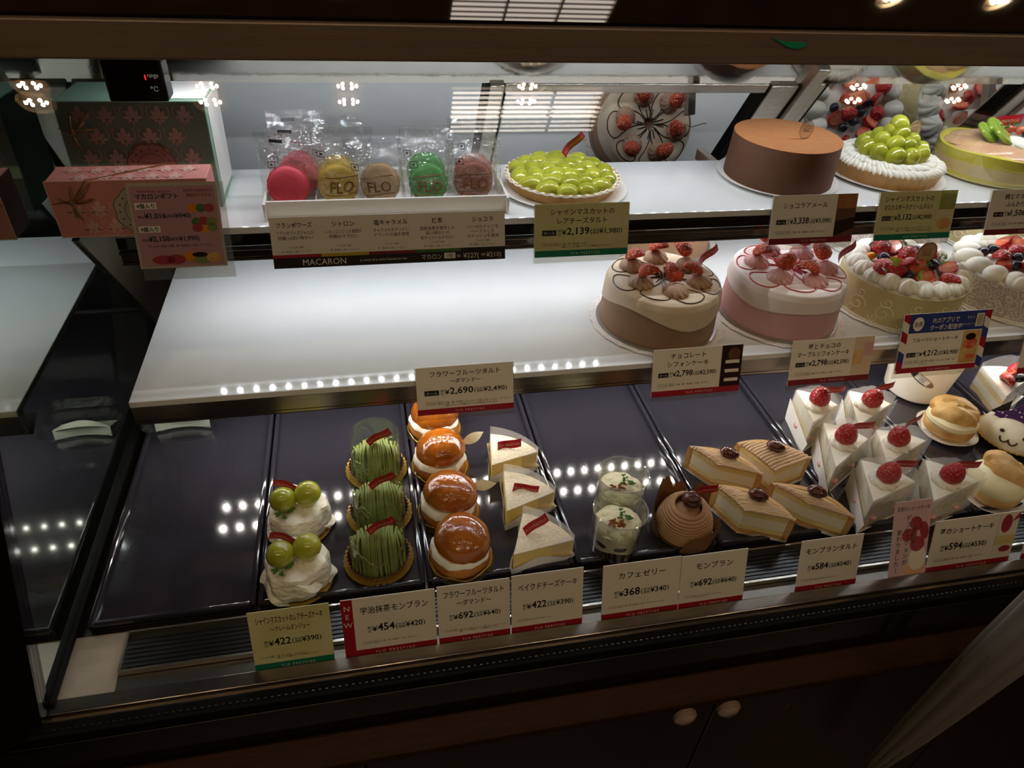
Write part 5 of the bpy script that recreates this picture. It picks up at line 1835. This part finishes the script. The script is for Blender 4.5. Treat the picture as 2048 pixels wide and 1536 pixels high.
def shrink(pts, k, c=None):
    c = c or sum(pts, Vector((0, 0))) / len(pts)
    return [c + (p - c) * k for p in pts]


def wedge_root(name, label, tip, A, B, h, group, bulge=0.14, cat='cake slice'):
    q = [P(*p, DK + h) for p in (tip, A, B)]
    o = arc_outline(*q, bulge=bulge)
    cen = sum(o, Vector((0, 0))) / len(o)
    t = thing(name, label, cat, (cen.x, cen.y, DK + 0.0002), 0, group)
    return t, [p - cen for p in o]


def T2(pts):
    return [(p.x, p.y) for p in pts]


def pleated(parent, out, z1, flare=0.007, m='paper', name='paper_liner', lo=0.0):
    k = M()
    pts = []
    n = len(out)
    for i in range(n):
        a, b = out[i], out[(i + 1) % n]
        st = max(2, int((b - a).length / 0.0011))
        pts += [a.lerp(b, j / st) for j in range(st)]
    c = sum(out, Vector((0, 0))) / n
    N = len(pts)
    vs = []
    for i, p in enumerate(pts):
        d = (p - c).normalized()
        w = 0.0005 * (1 if i % 2 else -1)
        f = flare * (0.6 + 0.5 * sin(i * 0.11 + 1))
        zt = z1 * (0.85 + 0.2 * sin(i * 0.083 + 2))
        vs += [(p.x + d.x * 0.0006, p.y + d.y * 0.0006, 0.0006), (p.x + d.x * (f + w), p.y + d.y * (f + w), zt)]
    k.add(vs, [(2 * i, 2 * ((i + 1) % N), 2 * ((i + 1) % N) + 1, 2 * i + 1) for i in range(N)])
    k.prism(T2(out), 0.0002, 0.0008)
    return link(name, k, m, parent)


def cheesecake(tip, A, B, label, rz, seed, roll):
    h = 0.034
    t, o = wedge_root('cheesecake_slice', label, tip, A, B, h, 'baked cheesecake slices', 0.12)
    pleated(t, shrink(o, 1.015), 0.018, 0.0045)
    link('cheesecake', M().prism(T2(o), 0.001, h - 0.0012), 'cheese', t)
    link('sugared_top', M().prism(T2(shrink(o, 1.004)), h - 0.0016, h, bev=0.01), 'sugar', t)
    arc = shrink(o, 1.03)[1:]
    n = len(arc)
    film_wall(t, [tuple(p) for p in arc] + [tuple(o[-1].lerp(o[0], 0.35) * 1.02)], 0.004, lambda u: h + 0.013 - 0.006 * u, 'wrap')
    mid = sum(o[1:], Vector((0, 0))) / n
    pt = o[0].lerp(mid, 0.62)
    ribbon_tag(t, (pt.x - 0.012, pt.y, h + 0.0005), 0.03, 0.0105, rz, 0.3, -0.55, roll=roll)


cheesecake((1028, 1109), (1046, 1027), (1147, 1079), 'baked cheesecake slice at the front of three', 0.25, 1, -0.35)
cheesecake((1014, 1022), (1008, 943), (1109, 983), 'baked cheesecake slice between two others', -0.2, 2, 0.25)
cheesecake((984, 930), (981, 868), (1075, 903), 'baked cheesecake slice at the back of three, brightly lit', 0.0, 3, 0.05)


def chestnut_slice(tip, A, B, label, seed):
    h = 0.042
    t, o = wedge_root('chestnut_slice', label, tip, A, B, h, 'chestnut tart slices', 0.2)
    rg = random.Random(seed)
    pleated(t, shrink(o, 1.02), 0.005, 0.003)
    link('bottom_crust', M().prism(T2(o), 0.001, 0.009), 'tartcrust', t)
    link('almond_layer', M().prism(T2(shrink(o, 0.985)), 0.009, 0.0145), 'sponge', t)
    link('cream_layer', M().prism(T2(shrink(o, 0.98)), 0.0155, 0.031), 'palefill', t)
    link('sponge_layer', M().prism(T2(shrink(o, 0.985)), 0.031, h - 0.003, bev=0.02), 'sponge', t)
    arc = [p * 1.0 for p in o[1:]]
    n = len(arc)
    k = M()
    vs = []
    for i, p in enumerate(arc):
        d = (p - o[0]).normalized()
        e = 0.0012 * sin(i * 2.2)
        for (rr, z) in ((0.0, 0.002), (0.004 + e, 0.002), (0.005 + e, 0.03), (0.003, 0.04), (-0.003, 0.04), (-0.003, 0.002)):
            vs.append((p.x + d.x * rr, p.y + d.y * rr, z))
    k.add(vs, [(i * 6 + j, i * 6 + (j + 1) % 6, (i + 1) * 6 + (j + 1) % 6, (i + 1) * 6 + j) for i in range(n - 1) for j in range(6)] + [tuple(range(6)), tuple((n - 1) * 6 + j for j in range(6))])
    link('tart_rim', k, 'tartcrust', t, 0.9)
    # piped strands parallel to the right-hand cut
    k = M()
    tipv, Av, Bv = o[0], o[1], o[-1]
    d = (Bv - tipv).normalized()
    nn = 13
    for i in range(nn):
        f = (i + 0.2) / nn
        s = tipv.lerp(Av, f)
        L = (Bv - tipv).length * (1 - f) + 0.012 * sin(PI * f) + 0.004
        pts = [(s.x + d.x * L * q / 8 + rg.uniform(-0.0003, 0.0003), s.y + d.y * L * q / 8, h - 0.001 + 0.004 * sin(PI * f) * (1 - 0.4 * (q / 4 - 1) ** 2) + rg.uniform(-0.0004, 0.0004) - (0.002 if q in (0, 8) else 0)) for q in range(9)]
        k.tube(pts, 0.0023, 7)
    link('cream_strands', k, 'marronlt', t)
    mid = sum(o[1:], Vector((0, 0))) / n
    p = o[0].lerp(mid, 0.74)
    x = link('chestnut', M().ell((0, 0, 0), (0.0125, 0.0085, 0.0065), 22, 12, lambda v: 1 + 0.05 * sin(9 * v.x) + 0.03 * sin(14 * v.y)), 'chestnut', t)
    x.location = (p.x, p.y, h + 0.0085)
    x.rotation_euler = (0.1, 0.15, -0.4)


chestnut_slice((1436, 927), (1383, 892), (1521, 946), 'chestnut tart slice at the back left of four', 1)
chestnut_slice((1550, 940), (1478, 886), (1619, 915), 'chestnut tart slice at the back right of four', 2)
chestnut_slice((1490, 1018), (1435, 970), (1586, 1037), 'chestnut tart slice at the front left of four', 3)
chestnut_slice((1618, 1004), (1547, 966), (1705, 1032), 'chestnut tart slice at the front right of four', 4)


def shortcake(tip, A, B, label, seed, bx, tag_rz=0.1, tag_roll=0.0):
    h = 0.054
    t, o = wedge_root('strawberry_slice', label, tip, A, B, h, 'strawberry cream slices', 0.1)
    rg = random.Random(seed)
    w = M().prism(T2(shrink(o, 1.06)), 0.0003, 0.0009)
    link('paper_sheet', w, 'paper', t)
    zs = [(0.001, 0.012, 'sponge_layer', 'palesponge'), (0.012, 0.024, 'cream_layer', 'cream'), (0.024, 0.036, 'sponge_layer', 'palesponge'), (0.036, h, 'cream_top', 'cream')]
    for i, (a, b, nm, mt_) in enumerate(zs):
        link(nm, M().prism(T2(shrink(o, 0.985 + 0.01 * (i == 3))), a, b, bev=0.015 if i == 3 else 0), mt_, t)
    film_wall(t, [tuple(o[1].lerp(o[0], i / 8) * 1.06) for i in range(9)], 0.0006, lambda u: 0.034 - 0.01 * u, 'paper', 'paper_side', 0.16)
    k = M()
    for i in (0, 2, 4):
        e, f = (o[0], o[-1]) if i < 3 else (o[0], o[1])
        p = e.lerp(f, 0.2 + 0.28 * (i % 3))
        k.ell((p.x * 0.93, p.y * 0.93, 0.018), (0.006, 0.006, 0.004), 14, 8)
    link('strawberry_piece', k, 'palepink', t)
    n = len(o) - 1
    mid = sum(o[1:], Vector((0, 0))) / n
    p = o[0].lerp(mid, bx)
    m = M()
    rosette(m, 0, 0, 0, 0.017, 0.011, 8, 2)
    q = link('cream_rosette', m, 'cream', t)
    q.location = (p.x, p.y, h - 0.0005)
    s = strawberry(t, p.x, p.y, h + 0.004, 0.0138, 0.027, (rg.uniform(-0.1, 0.25), rg.uniform(-0.25, 0.25)))
    ribbon_tag(t, (p.x + 0.008, p.y + 0.006, h + 0.014), 0.033, 0.0105, tag_rz, 0.2, 0.0, roll=tag_roll)
    # clear film wrapped round all sides, higher at the back, ends sticking out
    loop = shrink(o, 1.035)
    ring = [loop[-1].lerp(loop[0], 0.0) + (loop[-1] - loop[0]).normalized() * 0.012] + [loop[-1], loop[-1].lerp(loop[0], 0.5), loop[0], loop[0].lerp(loop[1], 0.5), loop[1]] + loop[2:-1] + [loop[-1]]
    film_wall(t, [(p_.x + 0.0004 * sin(i * 3), p_.y) for i, p_ in enumerate(ring)], 0.001, lambda u: h + (0.004 if u < 0.25 else 0.016 * min(1, (u - 0.25) * 3)), 'wrap', flare=0.03, jag=0.001)


shortcake((1626, 846), (1594, 780), (1676, 810), 'strawberry cream slice at the back left of six', 1, 0.62, 0.1, 0.1)
shortcake((1716, 852), (1698, 782), (1782, 808), 'strawberry cream slice at the back right of six', 2, 0.66, 0.2, -0.1)
shortcake((1671, 936), (1648, 846), (1737, 878), 'strawberry cream slice in the middle row, left', 3, 0.62, 0.05, 0.0)
shortcake((1773, 928), (1754, 860), (1852, 882), 'strawberry cream slice in the middle row, right', 4, 0.62, 0.4, -0.4)
shortcake((1746, 1004), (1722, 920), (1832, 964), 'strawberry cream slice at the front left of six, behind the pink notice', 5, 0.62, -0.02, 0.05)
shortcake((1867, 1003), (1850, 920), (1957, 964), 'strawberry cream slice at the front right of six', 6, 0.62, -0.05, 0.08)


# ---- dessert glasses
def jelly(px, py, label, seed):
    c = P(px, py, DK)
    t = thing('dessert_glass', label, 'dessert', (c[0], c[1], DK + 0.0002), 0, 'layered dessert glasses')
    h, rb, rt_ = 0.066, 0.0262, 0.0305
    R_ = lambda z: rb + (rt_ - rb) * z / h
    link('clear_cup', M().lathe([(0, 0.0006), (rb - 0.002, 0.0006), (rb, 0.003), (rt_, h), (rt_ + 0.0007, h + 0.0008), (rt_ - 0.0009, h + 0.0008), (rb - 0.001, 0.004), (0, 0.002)], 80), 'cup', t)
    link('cup_rim', M().tube([(rt_ * cos(a), rt_ * sin(a), h + 0.0004) for a in [2 * PI * i / 64 for i in range(64)]], 0.0007, 8, True), 'rimclear', t)
    rg = random.Random(seed)
    i_ = 0.0014
    link('jelly_base', M().lathe([(0, 0.0028), (R_(0.004) - i_, 0.0036), (R_(0.017) - i_, 0.017), (0, 0.017)], 60, lambda a, r, z, q: (r, z + (0.003 * sin(3 * a + seed) if z > 0.01 else 0))), 'jelly', t)
    link('cream_layer', M().lathe([(0, 0.017), (R_(0.017) - i_ * 1.05, 0.0172), (R_(0.024) - i_, 0.024), (R_(0.042) - i_, 0.042), (0, 0.044)], 60, lambda a, r, z, q: (r, z + (0.003 * sin(3 * a + seed) if z < 0.02 else 0.0015 * sin(5 * a) if r > 0.02 and z > 0.04 else 0))), 'creamy', t)
    k = M()
    for i in range(7):
        a = 6.28 * i / 7 + seed
        z = 0.028 + rg.uniform(-0.002, 0.002)
        k.ell((0, 0, 0), (0.0075, 0.0018, 0.004), 12, 8, T=TR((R_(z) - 0.0022) * cos(a), (R_(z) - 0.0022) * sin(a), z, a + PI / 2))
    link('jelly_piece', k, 'jelly', t)
    m = M()
    rosette(m, 0, 0, 0.039, R_(0.048) - 0.0032, 0.014, 7, 1.5)
    for i in range(8):
        a = 6.28 * i / 8
        m.ell((0.014 * cos(a), 0.014 * sin(a), 0.046), (0.0085, 0.0085, 0.005), 12, 8)
    link('whipped_cream', m, 'creamy', t)
    k = M()
    for i in range(16):
        k.ell((0, 0, 0), (rg.uniform(0.0015, 0.0035), rg.uniform(0.0012, 0.0025), rg.uniform(0.001, 0.002)), 6, 4, T=TR(-0.006 + rg.uniform(-0.009, 0.009), -0.006 + rg.uniform(-0.006, 0.006), 0.0535 + rg.uniform(-0.002, 0.001), rg.uniform(0, 3), rg.uniform(0, 3)))
    link('nut_crumbs', k, 'nuts', t)
    sprig(t, (0.008, 0.0, 0.055), 0.009, 34, 0.5, 0.1)


jelly(1225, 1096, 'clear dessert glass with white cream and dark jelly, in front', 1)
jelly(1231, 1026, 'clear dessert glass with white cream, behind the front one', 4)

# ---- mont blanc in brown paper
c = P(1362, 1062, DK)
t = thing('chestnut_cream_cake', 'dome of piped brown chestnut cream in torn brown paper on a clear plate', 'cake', (c[0], c[1], DK + 0.0002))
link('clear_plate', M().lathe([(0, 0.0003), (0.036, 0.0003), (0.0425, 0.003), (0.0428, 0.0036), (0.036, 0.0012), (0, 0.0012)], 160, lambda a, r, z, q: (r * (1 + (0.006 * sin(60 * a) if r > 0.04 else 0)), z)), 'clear', t)
m = M().lathe([(0.030, 0.002), (0.0355, 0.0085), (0.0352, 0.0085), (0.0295, 0.002)], 160, lambda a, r, z, q: (r * (1 + (0.02 * sin(40 * a) if r > 0.034 else 0)), z))
link('gold_cup_edge', m, 'gold', t)
link('tart_base', M().lathe([(0, 0.0016), (0.029, 0.0016), (0.033, 0.010), (0.032, 0.013), (0, 0.013)], 60), 'tartcrust', t)
link('cake_core', M().lathe([(0, 0.012), (0.028, 0.012), (0.024, 0.028), (0.013, 0.040), (0, 0.043)], 40), 'marron', t)
m = M()
for k in range(11):
    z = 0.013 + 0.0031 * k
    rr = 0.0325 * math.sqrt(max(0.05, 1 - (k / 12.2) ** 2.1))
    for s in range(2):
        m.tube([(rr * cos(a) * 1.0, rr * sin(a), z + 0.0025 * sin(a + 0.6) + 0.0006 * s) for a in [2 * PI * i / 48 for i in range(48)]], 0.0017, 7, True)
        rr -= 0.0018
link('cream_strands', m, 'marron', t)
x = link('chestnut', M().ell((0, 0, 0), (0.0115, 0.011, 0.0105), 24, 14, lambda v: 1 + 0.03 * sin(7 * v.x) - 0.04 * (v.z > 0.8)), 'chestnut', t)
x.location = (0.002, 0.0, 0.054)
for (a, wd, hh, ln) in ((-1.55, 0.5, 0.03, 0.0375), (-1.15, 0.6, 0.034, 0.0365), (2.0, 0.6, 0.052, 0.036), (0.75, 0.5, 0.044, 0.037), (2.9, 0.5, 0.036, 0.035), (-0.3, 0.42, 0.018, 0.038), (1.4, 0.4, 0.04, 0.036)):
    k = M()
    for of in (0, 0.0005):
        k.surf(lambda u, v: ((ln + of + 0.004 * v) * cos(a + (u - 0.5) * 2 * wd * (1 - 0.75 * v ** 1.5)), (ln + of + 0.004 * v) * sin(a + (u - 0.5) * 2 * wd * (1 - 0.75 * v ** 1.5)), 0.004 + hh * v + 0.002 * sin(9 * u + a * 3) * v), 10, 8)
    link('brown_paper', k, 'brownpaper', t)
ribbon_tag(t, (0.010, 0.006, 0.052), 0.026, 0.0115, 0.05, 0.2, 0.0, roll=-0.1)


# ---- cream puffs
def puff(px, py, label, seed, open_=0.0, rz=0.0):
    c = P(px, py, DK)
    t = thing('cream_puff', label, 'pastry', (c[0], c[1], DK + 0.0002), rz, 'cream puffs on pleated papers')
    rg = random.Random(seed)
    link('paper_plate', M().lathe([(0, 0.0003), (0.033, 0.0003), (0.042, 0.007), (0.0417, 0.0076), (0.033, 0.0012), (0, 0.0012)], 260, lambda a, r, z, q: (r * (1 + (0.012 * sin(65 * a) if r > 0.04 else 0)), z + (0.0016 * sin(3 * a) if r > 0.04 else 0))), 'paper', t)
    ph = [rg.uniform(0, 6) for _ in range(5)]
    lump = lambda a, r, z, q: (r * (1 + 0.03 * sin(3 * a + ph[0]) + 0.018 * sin(7 * a + ph[1])), z)
    link('choux_base', M().lathe([(0, 0.0015), (0.025, 0.0015), (0.033, 0.009), (0.0345, 0.015), (0.033, 0.021), (0, 0.021)], 60, lump), 'choux', t)
    link('cream_filling', M().lathe([(0, 0.019), (0.0325, 0.0195), (0.0345, 0.0235), (0.033, 0.0285 + open_ * 0.35), (0.026, 0.032 + open_ * 0.8), (0, 0.036 + open_)], 60, lambda a, r, z, q: (r * (1 + 0.015 * sin(5 * a)), z)), 'creamy', t)
    d = lambda v: 1 + 0.05 * sin(5 * v.x + ph[2]) * sin(6 * v.y + ph[3]) + 0.035 * sin(11 * v.x + 9 * v.y) - (0.12 if abs(v.x * 0.6 + v.y * 0.8 - 0.15 * sin(9 * v.y)) < 0.07 else 0)
    o = link('choux_lid', M().ell((0, 0, 0), (0.033, 0.032, 0.019), 40, 22, d), 'choux', t)
    o.location = (0.003 + open_ * 0.9, 0.004, 0.031 + open_ * 0.4)
    o.rotation_euler = (0.12, open_ * 45, 0)
    return t


puff(1890, 862, 'round cream puff on pleated white paper below the white tub', 2)
puff(1976, 990, 'cream puff with its lid slid aside beside the front strawberry slice', 7, 0.012, 0.15)

# ---- white tub with an oval slot
c = P(1828, 784, DK)
t = thing('white_tub', 'tapered white plastic tub with a dark oval slot behind the strawberry slices', 'tub', (c[0], c[1] + 0.006, DK + 0.0003), 0.0)
link('tub_body', M().lathe([(0, 0.0), (0.036, 0.0), (0.0425, 0.005), (0.0535, 0.092), (0.055, 0.094), (0.053, 0.094), (0.0415, 0.008), (0, 0.004)], 80), 'milky', t)
k = M()
for of in (0.0006, 0.001):
    vs = []
    for i in range(30):
        a = 2 * PI * i / 30
        u, z = 0.02 * cos(a), 0.0065 * sin(a)
        u, z = u * 0.95 + z * 0.3, z - u * 0.5 + 0.05
        th = -PI / 2 - 0.72 + u / 0.047
        r = 0.0425 + 0.011 * (z - 0.005) / 0.087 + of
        vs.append((r * cos(th), r * sin(th), z))
    k.add(vs, [tuple(range(30))])
link('oval_slot', k, 'rail', t)


# ---- cat-faced mousse cakes with spotted hats
def cat(px, py, label, rz=0.15):
    c = P(px, py, DK)
    t = thing('cat_cake', label, 'cake', (c[0], c[1], DK + 0.0074), rz, 'white cat-faced cakes')
    m = M()
    wavy_disc(m, 0.046, 0.0003, 0.008, 40, 0.001, 0.003)
    link('gold_base', m, 'gold', t)
    dome = M().ell((0, 0, 0.002), (0.0425, 0.040, 0.036), 48, 24)
    dome.v = [(v[0], v[1], max(v[2], 0.0016)) for v in dome.v]
    link('icing_dome', dome, 'icing', t)
    S = lambda a, e: (0.0429 * cos(e) * sin(a), -0.0404 * cos(e) * cos(a), 0.002 + 0.0364 * sin(e))
    k = M()
    for a in (-0.22, 0.62):
        p = S(a, 0.62)
        k.ell(p, (0.0032, 0.0022, 0.0028), 12, 8)
    pts = []
    for i in range(49):
        u = i / 48
        a = -0.14 + 0.56 * u
        e = 0.40 - 0.16 * abs(sin(2 * PI * u)) ** 0.6 + 0.02
        pts.append(S(a, e))
    k.tube(pts, 0.0011, 6)
    link('chocolate_face', k, 'drizzle', t)
    for sx, a in ((-1, -1.15), (1, 0.85)):
        q = S(a, 0.95)
        e = M().prism([(-0.013, 0), (0.013, 0), (0.006, 0.012), (-0.003 * sx, 0.026)], 0, 0.003, T=TR(q[0], q[1] + 0.004, q[2] - 0.003, 0.1, PI / 2 - 0.25))
        link('ear', e, 'earblack', t)
    hp = S(-0.35, 1.05)
    hat = M().prism([(-0.021, 0.0), (0.021, -0.002), (0.02, 0.006), (0.013, 0.012), (0.012, 0.024), (0.018, 0.026), (0.004, 0.031), (-0.006, 0.016), (-0.014, 0.009), (-0.021, 0.006)], 0, 0.0028, T=TR(hp[0], hp[1] + 0.006, hp[2] - 0.004, 0.12, PI / 2 - 0.3))
    link('spotted_hat', hat, 'hat', t)
    st = M().prism([(0.006 * (1 if i % 2 == 0 else 0.45) * sin(2 * PI * i / 10), 0.006 * (1 if i % 2 == 0 else 0.45) * cos(2 * PI * i / 10)) for i in range(10)], 0, 0.002, T=TR(hp[0] + 0.016, hp[1] + 0.004, hp[2] + 0.016, 0.12, PI / 2 - 0.3))
    link('star', st, 'creamy', t)


cat(2014, 881, 'white cat-faced cake with a spotted purple witch hat', -1.1)
cat(2128, 1000, 'white cat-faced cake cut by the right edge, in front of the hatted one', -0.7)


# ---- berry topped slice in clear film
def berry_slice(tip, A, B, label, seed):
    h = 0.045
    t, o = wedge_root('berry_slice', label, tip, A, B, h, 'berry topped slices', 0.12)
    link('paper_sheet', M().prism(T2(shrink(o, 1.12)), 0.0003, 0.0009), 'paper', t)
    for a, b, nm, mt_ in ((0.001, 0.014, 'sponge_layer', 'sponge'), (0.014, 0.027, 'cream_layer', 'cream'), (0.027, 0.036, 'sponge_layer', 'sponge'), (0.036, h, 'cream_top', 'cream')):
        link(nm, M().prism(T2(o if nm != 'cream_top' else shrink(o, 1.004)), a, b, bev=0.015 if nm == 'cream_top' else 0), mt_, t)
    n = len(o) - 1
    mid = sum(o[1:], Vector((0, 0))) / n
    p = o[0].lerp(mid, 0.55)
    for i in range(4):
        m = M()
        halfberry(m, Matrix.Identity(4), 0.011, 0.024)
        b = link('strawberry_half', m, ['strawberry', 'berrycut'], t)
        a = i * 1.57 + 0.5
        b.location = (p.x + 0.011 * cos(a), p.y + 0.011 * sin(a), h + 0.004)
        b.rotation_euler = (-0.8 if i % 2 else 0.9, 0.2 * i, a + 1.5)
    b = link('blueberry', M().ell((0, 0, 0), (0.0085, 0.0085, 0.0075), 18, 10, lambda d: 0.88 if d.z > 0.9 else 1), 'blueberry', t)
    b.location = (p.x + 0.006, p.y - 0.009, h + 0.012)
    loop = shrink(o, 1.04)
    film_wall(t, [tuple(q) for q in loop] + [tuple(loop[0])], 0.001, lambda u: h + 0.004 + 0.018 * sin(PI * u), 'wrap')


berry_slice((2012, 793), (1964, 733), (2070, 747), 'berry topped cream slice in clear film at the right edge, above the cat cake', 1)

# ---- clear lidded box at the far left, with a folded white card in it
c = P(345, 858, DK)
t = thing('clear_box', 'clear lidded plastic box holding a folded white card on the leftmost tray', 'plastic box', (c[0] + 0.016, c[1] + 0.004, DK + 0.001), 0.0)
bx = lambda u, r, z: None
k = M()


def rr_ring(w, d, z, rad=0.014, n=6):
    out = []
    for cx, cy, a0 in ((w / 2 - rad, d / 2 - rad, 0), (-w / 2 + rad, d / 2 - rad, PI / 2), (-w / 2 + rad, -d / 2 + rad, PI), (w / 2 - rad, -d / 2 + rad, 1.5 * PI)):
        out += [(cx + rad * cos(a0 + i * PI / 2 / n), cy + rad * sin(a0 + i * PI / 2 / n), z) for i in range(n + 1)]
    return out


def shell_box(rings):
    m_ = M()
    n = len(rings[0])
    m_.add([p for r_ in rings for p in r_], [(q * n + i, q * n + (i + 1) % n, (q + 1) * n + (i + 1) % n, (q + 1) * n + i) for q in range(len(rings) - 1) for i in range(n)] + [tuple(range(n)), tuple((len(rings) - 1) * n + i for i in range(n))])
    return m_


link('box_base', shell_box([rr_ring(0.078, 0.05, 0), rr_ring(0.084, 0.056, 0.018), rr_ring(0.094, 0.066, 0.019), rr_ring(0.094, 0.066, 0.02)]), 'clear', t, 0.9)
link('box_lid', shell_box([rr_ring(0.094, 0.066, 0.021), rr_ring(0.086, 0.058, 0.022), rr_ring(0.08, 0.052, 0.04), rr_ring(0.07, 0.042, 0.042)]), 'clear', t, 0.9)
k = M()
for of in (0, 0.0007):
    k.surf(lambda u, v: (-0.034 + 0.068 * u, -0.012 + of + 0.006 * sin(PI * u) + 0.003 * v, 0.003 + (0.014 + 0.008 * sin(PI * u)) * v), 12, 4)
    k.surf(lambda u, v: (-0.034 + 0.068 * u, -0.009 + 0.028 * v, 0.003 + of + (0.012 + 0.004 * sin(PI * u)) * (1 - v)), 12, 4)
link('folded_card', k, 'bonewhite', t)

# ---- closed white umbrella leaning in front of the cabinet, wooden tip down
a, b = PY(1745, 1535, 0.335), PY(2130, 1195, 0.30)
a, b = Vector(a), Vector(b)
d = (b - a).normalized()
t = thing('umbrella', 'closed sheer white umbrella with wooden tip slanting before the dark cabinet doors', 'umbrella', tuple(a))
Q = d.to_track_quat('Z', 'Y').to_matrix().to_4x4()
L = (b - a).length
pf = [(0.007, 0.0), (0.010, 0.02), (0.016, 0.3 * L), (0.020, 0.55 * L), (0.0225, 0.75 * L), (0.0235, L), (0.023, L + 0.06)]
m = M()
m.surf(lambda u, v: (lambda i, f: (lambda r, z: ((r * (1 + 0.16 * abs(sin(4 * 2 * PI * u + 1.2 * v))) * cos(2 * PI * u)), (r * (1 + 0.16 * abs(sin(4 * 2 * PI * u + 1.2 * v))) * sin(2 * PI * u)), z))(pf[i][0] * (1 - f) + pf[i + 1][0] * f, pf[i][1] * (1 - f) + pf[i + 1][1] * f))(min(5, int(v * 6)), v * 6 - min(5, int(v * 6))), 96, 36, True, T=Q)
link('canopy', m, 'umbrella', t, 0.9)
link('ferrule', M().lathe([(0, -0.06), (0.0035, -0.06), (0.006, -0.01), (0.0068, 0.004), (0, 0.004)], 20, T=Q), 'ferrule', t)
m = M()
for k in range(8):
    an = 2 * PI * k / 8
    m.tube([Q @ Vector((0.97 * r * cos(an), 0.97 * r * sin(an), z)) for r, z in pf], 0.0011, 6)
link('rib', m, 'rail', t)
link('shaft', M().tube([Q @ Vector((0, 0, 0.0)), Q @ Vector((0, 0, L + 0.1))], 0.003, 10), 'rail', t)
